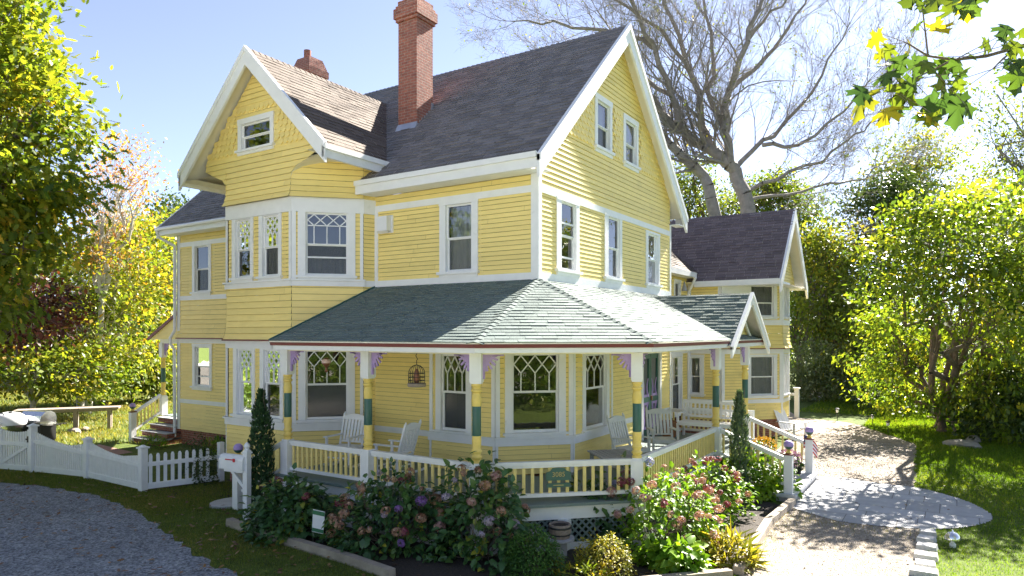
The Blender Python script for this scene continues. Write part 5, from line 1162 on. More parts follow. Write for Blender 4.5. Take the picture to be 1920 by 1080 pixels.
leaftree('woodland_tree', 'far green tree low behind the left lawn', at(120,60)[:2], [Bp(110,560,60,130,130), Bp(-20,520,60,120,150), Bp(190,640,58,120,80)], 220, 50, .36, LM['green'], M['bark'], .3, 12, clr=1.0)
leaftree('woodland_tree', 'far green tree at the extreme left behind the oak', at(-140,50)[:2], [Bp(-150,480,50,150,200), Bp(-60,640,48,140,90)], 160, 50, .34, LM['green'], M['bark'], .3, 13, clr=.9)
# right side
leaftree('maple_tree', 'big bright green maple spreading over the right lawn', at(1765,25)[:2],
 [Bp(1770,440,19.5,110,75), Bp(1690,535,19.5,80,65), Bp(1830,560,19.5,130,95), Bp(1690,645,25.5,85,60), Bp(1900,470,19.5,120,105), Bp(1910,690,23,110,80), Bp(1655,715,27,48,40), Bp(1780,730,26,120,45), Bp(1980,600,21.5,130,160), Bp(1850,385,22,90,50), Bp(1990,450,21,100,110), Bp(1715,410,19.5,45,40), Bp(1860,755,23,100,38), Bp(1640,590,25,38,36)],
 720, 46, .175, LM['maple'], M['bark'], .20, 21, clr=.34, droop=.6, shell=.35, tb=.02, ragged=.55, flat=.42)
leaftree('conifer_tree', 'tall dark green tree left of the bright maple', at(1640,46)[:2], [Bp(1650,400,45,60,60), Bp(1640,520,45,80,90), Bp(1620,640,44,80,80), Bp(1690,370,46,50,50), Bp(1575,700,43,60,50)], 260, 60, .30, LM['dark'], M['bark'], .35, 22, clr=.8)
leaftree('yellowing_tree', 'tall thin olive yellow crown above the dark tree on the right', at(1730,54)[:2], [Bp(1720,290,54,70,45), Bp(1760,360,54,80,60), Bp(1690,330,54,50,40), Bp(1800,430,55,90,70)], 210, 42, .30, LM['olive'], M['bark'], .3, 23, clr=.85)
leaftree('edge_tree', 'airy grey green tree at the right edge of the sky', at(1960,36)[:2], [Bp(1890,250,36,55,70), Bp(1900,350,36,60,60), Bp(1980,250,36,90,140), Bp(1870,170,36,30,30), Bp(1930,430,36,80,60)], 170, 34, .20, LM['olive'], M['barkg'], .2, 24, clr=.55, tb=-.15)
leaftree('lawn_tree', 'yellow green tree with dark slanting trunk right of the rear wing', at(1570,38)[:2], [Bp(1545,560,38,45,60), Bp(1570,480,39,50,60), Bp(1590,600,37,50,50), Bp(1530,470,40,40,50), Bp(1600,700,36,55,40)], 200, 50, .24, LM['olive'], M['bark'], .22, 25, clr=.55, lean=(-1.0,.6), tb=.05)
leaftree('lawn_tree', 'shaded green tree behind the rear wing gable', at(1500,44)[:2], [Bp(1500,400,44,45,40), Bp(1520,500,44,45,70), Bp(1490,600,44,40,60), Bp(1470,390,46,50,40)], 170, 46, .24, LM['green'], M['bark'], .3, 26, clr=.6)
leaftree('rear_tree', 'leafy tree behind the gap between main gable and rear wing', at(1310,42)[:2], [Bp(1300,330,42,45,45), Bp(1270,370,42,40,50), Bp(1340,390,42,60,30), Bp(1420,370,45,60,35), Bp(1460,350,46,40,30)], 200, 40, .22, LM['olive'], M['bark'], .25, 27, clr=.55, tb=-.2)
leaftree('woodland_tree', 'far dark wood tree filling behind the right lawn', at(1600,75)[:2], [Bp(1560,600,75,130,110), Bp(1680,640,72,130,90), Bp(1480,620,76,100,100)], 240, 50, .42, LM['dark'], M['bark'], .35, 28, clr=1.2)
leaftree('woodland_tree', 'far green wood tree beyond the bright maple', at(1850,60)[:2], [Bp(1840,560,60,140,170), Bp(1950,500,60,130,200), Bp(1750,660,58,120,80)], 240, 50, .38, LM['green'], M['bark'], .35, 29, clr=1.0)
leaftree('garden_shrub', 'pale grey green shrub at the far end of the gravel', at(1525,37)[:2], [Bp(1520,690,37,40,50), Bp(1560,715,36,45,30), Bp(1500,720,37,25,30)], 110, 50, .18, LM['pale'], M['bark'], .06, 31, clr=.4, trunk=False)
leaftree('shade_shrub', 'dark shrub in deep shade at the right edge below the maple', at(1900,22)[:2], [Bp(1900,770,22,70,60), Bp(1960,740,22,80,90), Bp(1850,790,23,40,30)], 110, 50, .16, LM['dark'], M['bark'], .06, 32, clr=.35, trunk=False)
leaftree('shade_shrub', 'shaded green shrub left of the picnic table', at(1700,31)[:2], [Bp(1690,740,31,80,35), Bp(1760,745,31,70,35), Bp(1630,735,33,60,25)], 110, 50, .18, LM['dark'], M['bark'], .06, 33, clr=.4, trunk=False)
# trees across the drive, behind the photographer: seen only in the panes and as bounce
bt = leaftree('street_tree', 'round green tree across the drive, mirrored in the front windows', (-12,-54), [(-12,-54,6,4,4,3.5), (-10,-53,9,3,3,2.5), (-14,-55,8.5,3,3,2.5)], 150, 40, .34, LM['green'], M['bark'], .3, 41, clr=.9, group='trees across the drive')
for x, y, s_ in ((18,-11,1.0),(22,-15,1.1),(-17,-20,1.0),(-24,-21,1.1),(-13,-27,.9),(-24,-52,1.1),(-3,-56,.9),(9,-54,1.15),(-37,-50,1.2)): dup(bt, (x,y,0), x, None, s_)
rs = leaftree('roadside_shrub', 'leafy roadside shrub across the drive, mirrored in the porch windows', (17,-9.5), [(17,-9.5,1.4,1.8,1.8,1.4), (18.2,-10.3,2.0,1.5,1.5,1.5), (15.8,-9,1.2,1.2,1.2,1.1)], 70, 40, .22, LM['green'], M['bark'], .06, 42, clr=.5, group='shrubs across the drive', trunk=False)
for x, y, s_ in ((21,-12,1.3),(25,-14,1.5),(10,-17.5,1.2),(14,-19,1.4),(-14,-18,1.2),(-19,-22,1.5),(-25,-25,1.5),(-21,-12.2,1.4),(-25,-14.5,1.9),(-29,-17.5,1.9)): dup(rs, (x,y,0), x, None, s_)
# ---------------------------------------------------------------- the great bare tree behind the house
def baretree(label, seed, d=36):
    rg = np.random.default_rng(seed); base = at(1372, d); root = thing('bare_tree', label, 'tree', (base[0],base[1],0)); o = np.array([base[0],base[1],0.]); thick = []; thin = []; tips = []
    def grow(p, dd, L, r, lv):
        n = 4 if lv < 3 else 3; pts = [p]; step = L/n
        for i in range(n):
            dd = norm(dd+rg.normal(0,.16,3)+np.array([0,0,.06])); q = pts[-1]+dd*step; a, b_ = r*(1-.6*i/n), r*(1-.6*(i+1)/n)
            (thick if r > .04 else thin).append((*pts[-1],*q,a,b_)); pts.append(q)
        if lv >= 4: tips.append(pts[-1]); return
        for j in range({1:6,2:5,3:4}[lv]):
            t = .2+.8*(j+rg.random())/6; t = min(t,.97); i = min(n-1, int(t*n)); side(pts[i]+(pts[i+1]-pts[i])*(t*n-i), norm(pts[i+1]-pts[i]), L*rg.uniform(.42,.62), max(.006, r*(1-.6*t)*.52), lv+1)
        grow(pts[-1], dd, L*.5, max(.0055, r*.4), lv+1)
    def side(p, t, L, r, lv):
        sd = norm(np.cross(t, rg.normal(size=3))); an = rg.uniform(.5,1.0); grow(p, norm(t*math.cos(an)+sd*math.sin(an)+np.array([0,0,.15])), L, r, lv)
    limbs = [([(1350,700),(1348,480),(1345,390),(1318,325),(1275,285),(1238,250)], .42, .20, 0), ([(1392,700),(1396,480),(1402,390),(1375,320),(1335,285),(1285,250),(1240,212)], .50, .20, 0),
      ([(1335,285),(1312,205),(1292,125),(1262,40),(1235,-60)], .24, .06, 1.5), ([(1285,250),(1262,180),(1225,90),(1185,0),(1160,-60)], .20, .05, -2), ([(1375,320),(1358,250),(1368,170),(1400,80),(1432,-20),(1450,-90)], .26, .05, -1),
      ([(1358,250),(1330,170),(1340,90),(1320,0),(1330,-80)], .16, .04, 2), ([(1375,320),(1430,272),(1500,205),(1556,115),(1590,50)], .15, .03, 1), ([(1400,360),(1455,335),(1540,300),(1605,255),(1650,225)], .12, .025, -2), ([(1402,375),(1470,362),(1555,350),(1620,330),(1665,300)], .10, .025, 1.5),
      ([(1225,90),(1140,62),(1040,45),(960,40)], .13, .03, -1), ([(1262,180),(1175,120),(1090,95),(1000,110)], .13, .03, 2), ([(1368,170),(1440,110),(1490,30),(1530,-40)], .15, .03, 2), ([(1300,150),(1240,60),(1140,-20),(1050,-60)], .12, .03, -2.5), ([(1430,272),(1500,270),(1580,210),(1630,150)], .12, .03, -2.5), ([(1240,212),(1215,150),(1170,90),(1120,20)], .14, .03, .5), ([(1400,80),(1450,30),(1500,-30)], .10, .03, -1.5)]
    for L, r0, r1, dz in limbs:
        P = [np.array(at(px, d+dz*min(1,i/3), py))-o for i, (px, py) in enumerate(L)]; P = [np.array([p[0],p[1],max(p[2],-.2)]) for p in P]; Q = []
        for i in range(len(P)-1):
            for k in range(3): Q.append(P[i]+(P[i+1]-P[i])*k/3+(rg.normal(0,.10,3) if i+k else 0))
        Q.append(P[-1]); n = len(Q)-1
        for i in range(n): thick.append((*Q[i],*Q[i+1],r0+(r1-r0)*i/n,r0+(r1-r0)*(i+1)/n))
        st_ = 8 if L[0][1] > 600 else 2
        for i in range(st_, n):
            for k in range(2): side(Q[i]+(Q[i+1]-Q[i])*rg.random(), norm(Q[i+1]-Q[i]), rg.uniform(2.0,3.4), max(.02,(r0+(r1-r0)*i/n)*.30), 1 if k == 0 else 2)
        grow(Q[-1], norm(Q[-1]-Q[-2]), 2.6, r1*.8, 1)
    tubes('trunk', thick, M['barkg'], root, 7); tubes('twigs', thin, M['barkg'], root, 3)
    tp = np.array(tips); sel = tp[rg.random(len(tp)) < .06]; n = len(sel)
    leafmesh('last_leaves', sel, rg.normal(size=(n,3)), rg.normal(size=(n,3))+np.array([0,0,.5]), rg.uniform(.10,.2,n), rg.random(n), LM['olive'], root)
    return root
baretree('huge bare-branched grey tree behind the house against the sky', 5)
# ---------------------------------------------------------------- maple bough hanging into the top right corner
def bough():
    rg = np.random.default_rng(77); b0 = at(3150,4.6); root = thing('shade_maple', 'near maple whose bough of large leaves hangs into the top right corner', 'tree', b0); o = np.array(b0); segs = []; big = []
    lim = np.array(at(2100,4.6,-140))-o; wander(rg, (0,0,-.1), (.1,.1,4.6), 5, .01, .26, .19, big); wander(rg, (.1,.1,4.6), (-.2,.3,8.5), 4, .03, .18, .05, big); wander(rg, (.1,.1,4.5), lim, 6, .03, .09, .016, big, .06); tubes('trunk', big, M['bark'], root, 8)
    n_ = 2600; q = norm(rg.normal(size=(n_,3)))*rg.uniform(.5,1,(n_,1))*np.array([2.2,2.2,1.8])+np.array([.3,.3,8.2]); leafmesh('crown', q, rg.normal(size=(n_,3))-np.array([0,0,.6]), rg.normal(0,.6,(n_,3))+np.array([0,0,1]), rg.uniform(.12,.2,n_), rg.random(n_), LM['maple'], root, 'maple'); P = []; Dr = []
    def stem(pts, r0, r1):
        pts = [np.array(at(*q))-o for q in pts]; n = len(pts)
        for i in range(n-1): segs.append((*pts[i],*pts[i+1],r0+(r1-r0)*i/(n-1),r0+(r1-r0)*(i+1)/(n-1)))
        return pts
    mains = [stem([(2100,4.6,-140),(2000,4.2,20),(1920,4.0,85),(1850,3.9,105),(1790,3.8,112),(1740,3.75,105),(1700,3.7,80)], .016, .004),
             stem([(1790,3.8,112),(1750,3.75,130),(1710,3.7,150),(1670,3.7,165)], .006, .003),
             stem([(2040,4.3,-40),(1930,4.0,-30),(1830,3.9,-25),(1740,3.85,-20)], .010, .003), stem([(1740,3.75,105),(1735,3.7,60),(1730,3.7,20),(1742,3.7,-20)], .005, .003), stem([(1920,4.0,85),(1900,3.95,95),(1880,3.9,110),(1860,3.9,130)], .006, .003)]
    spots = [(1655,80,60),(1640,185,95),(1700,170,95),(1745,195,90),(1790,190,90),(1730,120,80),(1690,120,70),(1775,130,80),(1745,60,70),(1680,215,75),(1720,225,75),(1760,165,85),(1700,95,60),(1720,0,80),(1765,5,85),(1800,15,70),(1840,0,80),(1900,110,85),(1880,130,75),(1915,140,75),(1870,85,60),(1930,70,90),(1960,120,90),(1810,150,70),(1665,150,70),(1840,95,50)]
    spots = spots+[(a+rg.normal(0,24), b_+rg.normal(0,18), c*rg.uniform(.7,.95)) for a, b_, c in spots]
    for px, py, s_ in spots:
        py -= 16; s_ *= .86; d = 3.75+rg.uniform(-.35,.35); p = np.array(at(px+rg.uniform(-8,8), d, py))-o
        best = min((q for m_ in mains for q in m_), key=lambda q: np.linalg.norm(q-p)); segs.append((*best,*p,.0022,.0016)); P.append(p); Dr.append((s_/F*d, norm(p-best)))
    pos = np.array(P); sz = np.array([a for a, b in Dr])*rg.uniform(.68,.92,len(P)); rt3 = np.array([RT[0],RT[1],0]); fw3 = np.array([FW[0],FW[1],0])
    dr = np.array([b for a, b in Dr])*.5+np.array([0,0,-.7])+rt3*rg.normal(0,.7,(len(P),1))+rg.normal(0,.15,(len(P),3)); nr = -fw3*.6+np.array([0,0,.75])+rg.normal(0,.6,(len(P),3))
    leafmesh('leaves', pos, dr, nr, sz, np.clip(rg.normal(.52,.28,len(P)),0,1), leafmat('bough maple leaves', [(0,(.030,.075,.032)),(.45,(.07,.13,.025)),(.7,(.18,.23,.02)),(1,(.42,.36,.02))], .52, .5, .35), root, 'maple'); tubes('twigs', segs, M['bark'], root, 6)
bough()
# ---------------------------------------------------------------- beds: hydrangeas, box, conifers, pots
def florets(name, m, r, seed, n=46):
    rg = np.random.default_rng(seed); u = norm(rg.normal(size=(n,3))+np.array([0,0,.25])); pos = np.repeat(u*np.array([r,r,r*.78])*rg.uniform(.85,1.05,(n,1)), 4, 0); N4 = np.repeat(u, 4, 0)
    a = np.tile(np.arange(4)*math.pi/2, n)+np.repeat(rg.random(n)*6, 4); t1 = norm(np.cross(N4, np.array([.3,.5,.8]))); t2 = np.cross(N4, t1); dr = t1*np.cos(a)[:,None]+t2*np.sin(a)[:,None]+N4*.25
    o = leafmesh(name, pos, dr, N4, np.full(4*n, r*.42), np.repeat(np.clip(rg.normal(.5,.25,n),0,1), 4), m, None); return o
FM = dict(brown=leafmat('faded brown pink florets', [(0,(.20,.09,.065)),(.5,(.40,.22,.15)),(1,(.60,.42,.31))], .2), pink=leafmat('dusty pink florets', [(0,(.24,.09,.11)),(.5,(.42,.23,.23)),(1,(.58,.43,.37))], .25),
 wine=leafmat('wine red florets', [(0,(.13,.02,.045)),(.6,(.26,.06,.10)),(1,(.40,.18,.16))], .25), violet=leafmat('violet florets', [(0,(.20,.09,.36)),(1,(.36,.20,.55))], .25), blue=leafmat('pale blue florets', [(0,(.22,.25,.60)),(1,(.45,.46,.78))], .25), lilac=leafmat('faded lilac florets', [(0,(.30,.24,.40)),(1,(.55,.48,.60))], .25),
 gold=leafmat('golden mum petals', [(0,(.60,.28,.01)),(1,(.80,.48,.02))], .2), mauve=leafmat('mauve mum petals', [(0,(.30,.10,.30)),(1,(.50,.25,.48))], .2))
FH = {}
def bush(name, label, x, y, rx, ry, h, n, ls, m, heads=(), seed=1, z0=.02, shape='ovate', cat='shrub', group=None, hr=.085, rz=0.0, jitter=1.0, low=.10, ntw=26, droop=.25, tb=0.0):
    rg = np.random.default_rng(seed); root = thing(name, label, cat, (x,y,z0), rz, group)
    th = rg.random(n)*2*math.pi; ph = np.arccos(1-rg.random(n)*1.12); u = np.stack([np.sin(ph)*np.cos(th), np.sin(ph)*np.sin(th), np.cos(ph)],1)
    lump = 1+.16*np.sin(th*3+seed)+.12*np.sin(th*5+ph*4+seed*2)*jitter; rad = (.55+.45*rg.random(n)**.45)*lump
    pos = u*rad[:,None]*np.array([rx,ry,h*.94]); pos[:,2] = np.maximum(pos[:,2]+low*h, .03)
    dr = u*np.array([1,1,.25])+np.array([0,0,-droop])+.55*rg.normal(size=(n,3)); nr = u*.7+np.array([0,0,.8])+.35*rg.normal(size=(n,3))
    tint = np.clip(.45+.20*np.sin(th*4+ph*3+seed)+rg.normal(0,.2,n)+tb, 0, 1)
    leafmesh('foliage', pos-dr*0, dr, nr, ls*rg.uniform(.6,1.25,n), tint, m, root, shape)
    segs = []
    for k in range(ntw):
        i = int(rg.integers(0,n)); wander(rg, (rg.normal(0,.12*rx),rg.normal(0,.12*ry),0), pos[i]*.95, 3, .05, .010, .005, segs)
    for kind, cnt, zlo in heads:
        for k in range(cnt):
            key = (kind, k % 3)
            if key not in FH: FH[key] = florets('flower_head', FM[kind], 1.0, 100+len(FH)); COL.objects.unlink(FH[key])
            for _ in range(40):
                a = rg.random()*2*math.pi; p = math.acos(1-rg.random()*(1-zlo)*1.0); uu = np.array([math.sin(p)*math.cos(a), math.sin(p)*math.sin(a), math.cos(p)])
                if uu[0]*(CX-x)+uu[1]*(CY-y) > -3.0: break
            q = uu*np.array([rx,ry,h*.94])*rg.uniform(.98,1.14); q[2] += low*h+.04
            f = FH[key].copy(); f.name = 'flower_head'; COL.objects.link(f); f.parent = root; f.location = q; s_ = hr*rg.uniform(.55,1.1); f.scale = (s_,s_,s_); f.rotation_euler = (rg.normal(0,.4),rg.normal(0,.4),rg.random()*6)
            wander(rg, q*np.array([.5,.5,.2]), q, 3, .03, .006, .004, segs)
    if segs: tubes('stems', segs, M['bark'], root, 4)
    return root
HG = 'hydrangea bushes in the front bed'
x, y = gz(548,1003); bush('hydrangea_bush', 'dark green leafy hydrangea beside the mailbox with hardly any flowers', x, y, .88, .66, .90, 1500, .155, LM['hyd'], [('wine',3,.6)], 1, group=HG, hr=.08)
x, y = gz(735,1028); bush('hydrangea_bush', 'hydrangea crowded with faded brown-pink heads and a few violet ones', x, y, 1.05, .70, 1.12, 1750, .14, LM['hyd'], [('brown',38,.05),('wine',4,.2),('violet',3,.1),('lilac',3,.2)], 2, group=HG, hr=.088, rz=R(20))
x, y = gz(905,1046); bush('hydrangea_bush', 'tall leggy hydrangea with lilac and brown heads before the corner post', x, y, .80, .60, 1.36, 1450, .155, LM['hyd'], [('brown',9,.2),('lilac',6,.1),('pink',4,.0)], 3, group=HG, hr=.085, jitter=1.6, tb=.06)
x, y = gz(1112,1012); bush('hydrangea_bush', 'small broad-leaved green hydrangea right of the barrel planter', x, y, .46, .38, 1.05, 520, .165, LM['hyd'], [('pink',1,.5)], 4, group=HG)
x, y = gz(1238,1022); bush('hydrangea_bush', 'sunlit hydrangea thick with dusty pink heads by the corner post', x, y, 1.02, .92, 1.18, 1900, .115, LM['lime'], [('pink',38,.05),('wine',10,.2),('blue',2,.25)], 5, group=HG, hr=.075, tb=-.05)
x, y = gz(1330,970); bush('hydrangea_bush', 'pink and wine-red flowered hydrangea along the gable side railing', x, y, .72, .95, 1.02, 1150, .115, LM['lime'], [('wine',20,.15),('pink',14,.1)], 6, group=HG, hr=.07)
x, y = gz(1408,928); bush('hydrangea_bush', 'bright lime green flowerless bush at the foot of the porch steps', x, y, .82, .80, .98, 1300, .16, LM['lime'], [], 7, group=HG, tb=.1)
x, y = gz(1003,1074); bush('boxwood_ball', 'clipped round boxwood ball at the bottom centre of the bed', x, y, .44, .44, .62, 5200, .042, LM['box'], [], 8, shape='kite', jitter=.15, ntw=6)
x, y = gz(1135,1072); bush('golden_shrub', 'low golden variegated shrub right of the boxwood ball', x, y, .45, .36, .50, 2300, .055, LM['yel'], [], 9, shape='kite', ntw=6)
x, y = gz(1365,1052); bush('daylily_clump', 'yellowing strap-leaved clump at the right front of the bed', x, y, .45, .35, .42, 420, .30, LM['yel'], [], 10, shape='blade', cat='plant', ntw=0, droop=-.3, low=-.1)
x, y = gz(1265,1068); bush('daylily_clump', 'pale green low plant in front of the pink hydrangea', x, y, .5, .3, .40, 420, .20, LM['lime'], [], 11, cat='plant', ntw=0)
x, y = gz(1080,1085); bush('daylily_clump', 'orange and yellow dying leaves at the bottom edge of the bed', x, y, .5, .2, .20, 260, .14, LM['gold'], [], 12, shape='blade', cat='plant', ntw=0, droop=-.2)
x, y = gz(1172,998); g_ = bush('variegated_stem', 'tall white-edged leafy stem in front of the corner railing post', x, y, .13, .13, 1.30, 110, .12, LM['varieg'], [], 13, cat='plant', ntw=6, low=.05)
x, y = gz(372,905); bush('holly_bush', 'rounded dark shrub in front of the low picket fence', x, y, .52, .45, 1.02, 3000, .06, LM['dark'], [], 14, shape='kite', jitter=.5)
x, y = gz(412,852); bush('foundation_plant', 'fresh green clump between the low fence and the house', x, y-.1, .4, .3, .42, 420, .16, LM['lime'], [], 15, shape='blade', cat='plant', ntw=0, droop=-.3)
x, y = gz(300,838); bush('foundation_plant', 'low green plants beside the brick back steps', x, y-.2, .5, .3, .34, 420, .14, LM['lime'], [], 16, cat='plant', ntw=0, shape='blade', droop=-.3)
def column(name, label, x, y, h, r, m, seed, n=3600, ls=.075, z0=0, spike=.5):
    rg = np.random.default_rng(seed); root = thing(name, label, 'shrub', (x,y,z0)); z = rg.random(n)**.85*h; a = rg.random(n)*2*math.pi
    prof = r*np.clip(np.minimum(1,(z/h)*6+.35),0,1)*np.clip((1-z/h)*2.6+.10*np.sin(a*4),0.08,1)**.8*(1+.18*np.sin(a*3+z*7)+.12*np.sin(a*5-z*11)); rr = prof*(.45+.55*rg.random(n)**.4)
    pos = np.stack([rr*np.cos(a), rr*np.sin(a), z],1); dr = np.stack([np.cos(a)*.4,np.sin(a)*.4,np.full(n,.9)],1)+rg.normal(0,.25,(n,3)); nr = np.stack([np.cos(a),np.sin(a),np.full(n,.2)],1)+rg.normal(0,.3,(n,3))
    leafmesh('foliage', pos, dr, nr, ls*rg.uniform(.6,1.4,n), np.clip(rg.normal(.45,.22,n),0,1), m, root)
    s_ = []; wander(rg, (0,0,0), (0,0,h*.95), 5, .01, .03, .008, s_); wander(rg, (.05,0,h*.6), (.10,.02,h+spike*.5), 4, .02, .012, .004, s_); tubes('stem', s_, M['bark'], root, 5); return root
column('arborvitae', 'dark narrow column arborvitae beside the mailbox', -4.72, -2.92, 2.48, .22, LM['arb'], 51, spike=.35); column('arborvitae', 'slim grey green column conifer by the porch steps', 3.03, 3.52, 2.36, .18, LM['arb2'], 52, 2600, spike=.2)
def pot(label, x, y, z, kind, r=.16, m='black', ph=.2, fl=True):
    t = thing('flower_pot', label, 'flower pot', (x,y,z)); g = G(); g.lathe(0,0,[(r*.62,0),(r*.85,ph),(r*.92,ph),(r*.92,ph+.03),(r*.7,ph+.01)],16); g.build('pot', M[m], t, True)
    rg = np.random.default_rng(int(x*100)); n = 500; u = norm(rg.normal(size=(n,3))+np.array([0,0,.5])); pos = u*np.array([r*1.35,r*1.35,r*1.0])*rg.uniform(.75,1.05,(n,1))+np.array([0,0,ph+r*.55])
    if fl: leafmesh('blossom', pos, u+rg.normal(0,.7,(n,3)), u+rg.normal(0,.3,(n,3)), np.full(n,.05), rg.random(n), FM[kind], t)
    n = 260; u = norm(rg.normal(size=(n,3))); leafmesh('foliage', u*np.array([r*1.2,r*1.2,r*.8])*.8+np.array([0,0,ph+r*.4]), u, u+.4, np.full(n,.07), rg.random(n), LM['hyd'], t); return t
pot('black pot of golden yellow chrysanthemums on the porch steps', 3.02, 5.9, .47, 'gold', .22, ph=.26); pot('pot of mauve chrysanthemums on the bottom step behind the near newel', 3.66, 5.6, .17, 'mauve', .2, ph=.38); pot('small dark pot of greenery by the far step newel', 3.74, 6.35, .17, 'gold', .09, 'black', .14, False)
# ---------------------------------------------------------------- grass and fallen leaves
def scatter(n, poly_in, polys_out, box, rg):
    x = rg.uniform(box[0], box[1], n); y = rg.uniform(box[2], box[3], n); k = np.ones(n, bool)
    if poly_in is not None: k &= inpoly(x, y, poly_in)
    for P in polys_out: k &= ~inpoly(x, y, P)
    return x[k], y[k]
GM = leafmat('lawn grass blades', [(0,(.08,.16,.012)),(.45,(.15,.26,.016)),(.8,(.25,.33,.022)),(1,(.42,.38,.09))], .45, .3, .5)
GM2 = leafmat('dry lawn grass blades', [(0,(.10,.14,.02)),(.45,(.20,.21,.045)),(.8,(.31,.27,.08)),(1,(.42,.32,.14))], .4, .3, .5)
def grass(n, out, box, h, seed, m, label, wmin=.010, inside=None, thin=None):
    rg = np.random.default_rng(seed); x, y = scatter(n, inside, out, box, rg); n = len(x); z = np.zeros(n)
    pat = np.sin(x*1.3+2*np.sin(y*.7))+np.sin(y*1.1+1.7*np.sin(x*.9)); dist = np.hypot(x-CX, y-CY)
    if thin is not None: k = rg.random(n) < thin(x, y, pat); x, y, z, pat, dist = x[k], y[k], z[k], pat[k], dist[k]; n = len(x)
    pos = np.stack([x,y,z],1); dr = np.stack([rg.normal(0,.45,n),rg.normal(0,.45,n),np.ones(n)],1); nr = rg.normal(size=(n,3)); size = h*rg.uniform(.55,1.3,n)*np.clip(dist/16,.8,1.7)
    o = leafmesh('grass', pos, dr, nr, size, np.clip(.42+.10*pat+rg.normal(0,.2,n),0,1), m, None, 'blade'); o['kind'] = 'stuff'; return o
HB = [(-14.5,1.2),(-9.2,1.2),(-9,-1.4),(-5.6,-1.4),(-4.6,-2.6),(.4,-2.6),(2.5,-.6),(2.5,16.6),(-14.5,16)]
FENCE = [FP[0],FP[1],FP[2],FP[3],FP[4],(-9,1.2),(-14.6,1.2),(-16,0),(-16,-2.5)]
grass(330000, [PATH, PATIO, BED, HB], (4.0,15.5,-4,24), .055, 61, GM, 'lawn')
grass(90000, [PATH], (1.0,24,22,44), .085, 62, GM, 'lawn')
grass(230000, [DRIVE, BED, HB, FENCE], (-15,.5,-6.2,-1.2), .05, 63, leafmat('tired lawn blades', [(0,(.08,.13,.02)),(.4,(.16,.22,.035)),(.75,(.26,.25,.06)),(1,(.38,.29,.14))], .35, .3, .5), 'lawn', thin=lambda x,y,p: np.clip(.75+.25*p,.25,1))  # duller, browner blades of the thin patchy front verge
grass(110000, [HB, FENCE, [(-16.6,-.2),(-14.2,-.4),(-13.9,-2.2),(-15.8,-2.4)]], (-44,-12.5,-4.5,16), .085, 64, GM2, 'lawn', thin=lambda x,y,p: np.clip(.8+.2*p,.3,1))
grass(9000, [PATIO], (3.6,7.2,-3,4), .05, 65, GM2, 'lawn', inside=PATH, thin=lambda x,y,p: np.clip(.05+1.2*np.maximum(0,1-np.minimum(np.abs(x-4.15),np.abs(y-2.6)*.9)/.5),0,1))
def litter(n, box, out, ls, seed, m, z=.02):
    rg = np.random.default_rng(seed); x, y = scatter(n, None, out, box, rg); n = len(x); o = leafmesh('fallen_leaves', np.stack([x,y,np.full(n,z)],1), np.stack([rg.normal(size=n),rg.normal(size=n),rg.normal(0,.1,n)],1), np.stack([rg.normal(0,.3,n),rg.normal(0,.3,n),np.ones(n)],1), ls*rg.uniform(.6,1.3,n), rg.random(n), m, None, 'oak'); o['kind'] = 'stuff'
LL = leafmat('dry brown fallen leaves', [(0,(.08,.035,.02)),(.5,(.17,.08,.035)),(1,(.30,.17,.06))], .1)
litter(260, (-16,-.5,-9,-2.6), [BED, HB, FENCE], .10, 71, LL, .03); litter(420, (-13,-1,-6.2,-3.0), [HB, FENCE], .10, 73, LL, .05); litter(60, (4.2,7,-3,9), [], .07, 72, LL); litter(90, (-36,-16,-2,10), [], .12, 74, LL, .06)
litter(700, (-4.8,4.1,-4.6,4.2), [HB], .09, 75, leafmat('mulch bed leaves', [(0,(.07,.04,.03)),(.6,(.14,.09,.05)),(1,(.26,.18,.07))], .1), .02)
def pebbles(n, inside, out, box, r, seed, m, name):
    rg = np.random.default_rng(seed); x, y = scatter(n, inside, out, box, rg); n = len(x); d = np.hypot(x-CX,y-CY); s = r*rg.uniform(.5,1.4,n)*np.clip(d/12,.8,1.6)
    o = leafmesh(name, np.stack([x,y,.004+s*.25],1), np.stack([rg.normal(size=n),rg.normal(size=n),rg.normal(0,.5,n)],1), rg.normal(0,.5,(n,3))+np.array([0,0,1]), s*1.9, rg.random(n), m, None, 'kite'); o['kind'] = 'stuff'
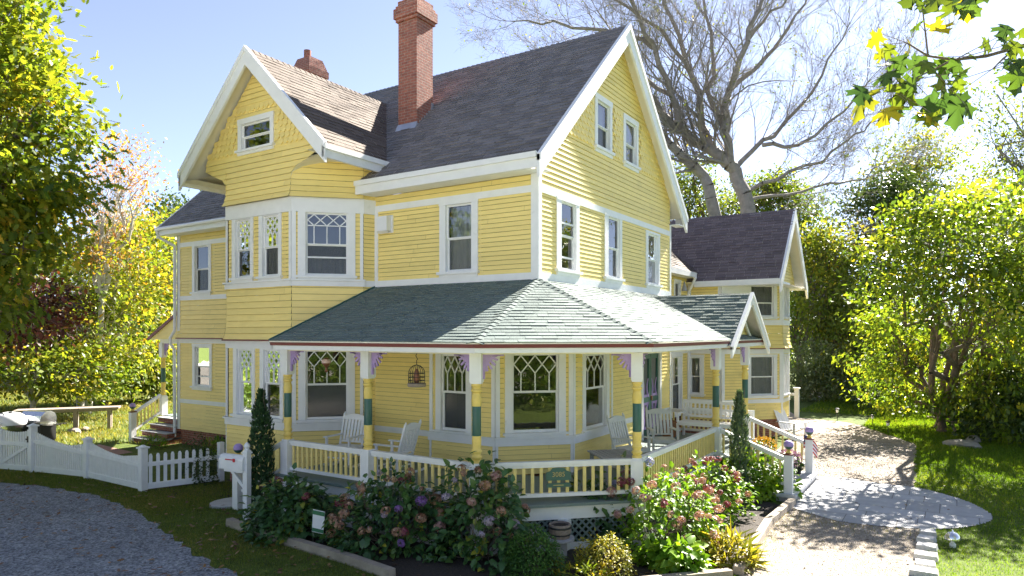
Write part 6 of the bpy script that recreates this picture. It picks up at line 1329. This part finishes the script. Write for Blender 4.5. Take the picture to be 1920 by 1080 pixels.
def stonemat(name, a, b):
    m, n, bb = nodes(name); at_ = N(n, 'ShaderNodeAttribute'); at_.attribute_name = 'tint'; n.links.new(ramp(n, at_.outputs['Fac'], [(0,a),(1,b)]).outputs[0], bb.inputs['Base Color']); bb.inputs['Roughness'].default_value = .85; return m
pebbles(110000, DRIVE, [], (-16,.5,-11,-3.8), .008, 81, stonemat('grey drive pebbles', (.13,.135,.145), (.42,.43,.45)), 'drive_pebbles'); pebbles(60000, PATH, [PATIO], (3.4,7.4,-3,14), .010, 82, stonemat('pale path pebbles', (.28,.24,.20), (.58,.54,.48)), 'path_pebbles')

LB = dict(ground=('wide green lawn soil reaching to the horizon','ground'), driveway=('blue-grey gravel drive curving across the lower left','driveway'), gravel_path=('pale sunlit gravel path along the right of the house','path'), patio=('grey flagstone patio patch with tree shadows on the right','patio'),
 patio_joint_bed=('dark joints between the grey flagstones of the patio','patio'), planting_bed=('dark mulched planting bed around the front porch','flower bed'), foundation_bed=('dark soil strip under the holly bush by the house','flower bed'), brick_path=('small brick paved path below the back steps','path'), dirt_track=('bare sandy patch beyond the far right lawn','path'), bounce_ground=('added pale ground out of view, bouncing sun onto the shaded front','ground'),
 grass=('short green lawn grass','grass'), fallen_leaves=('dry brown fallen leaves scattered on the ground','leaves'), drive_pebbles=('small grey stones strewn on the drive','gravel'), path_pebbles=('small pale stones strewn on the path','gravel'))
GR = iter(['sunlit and shaded lawn grass on the right of the path','far lawn grass beyond the bright maple','tired shaded grass between picket fence and drive','yellowing back lawn grass behind the picket fence','sparse weeds along the edge of the pale gravel'])
LV = iter(['brown fallen leaves on the grey drive','brown fallen leaves on the shaded front grass','few brown leaves on the pale gravel and patio','brown fallen leaves on the back lawn','brown leaf litter on the dark mulch of the bed'])
for o in list(COL.objects):
    k = o.name.split('.')[0]
    if o.parent is None and o.get('kind') in ('structure', 'stuff') and k in LB:
        o['label'], o['category'] = LB[k]
        if k == 'grass': o['label'] = next(GR, LB[k][0])
        if k == 'fallen_leaves': o['label'] = next(LV, LB[k][0])
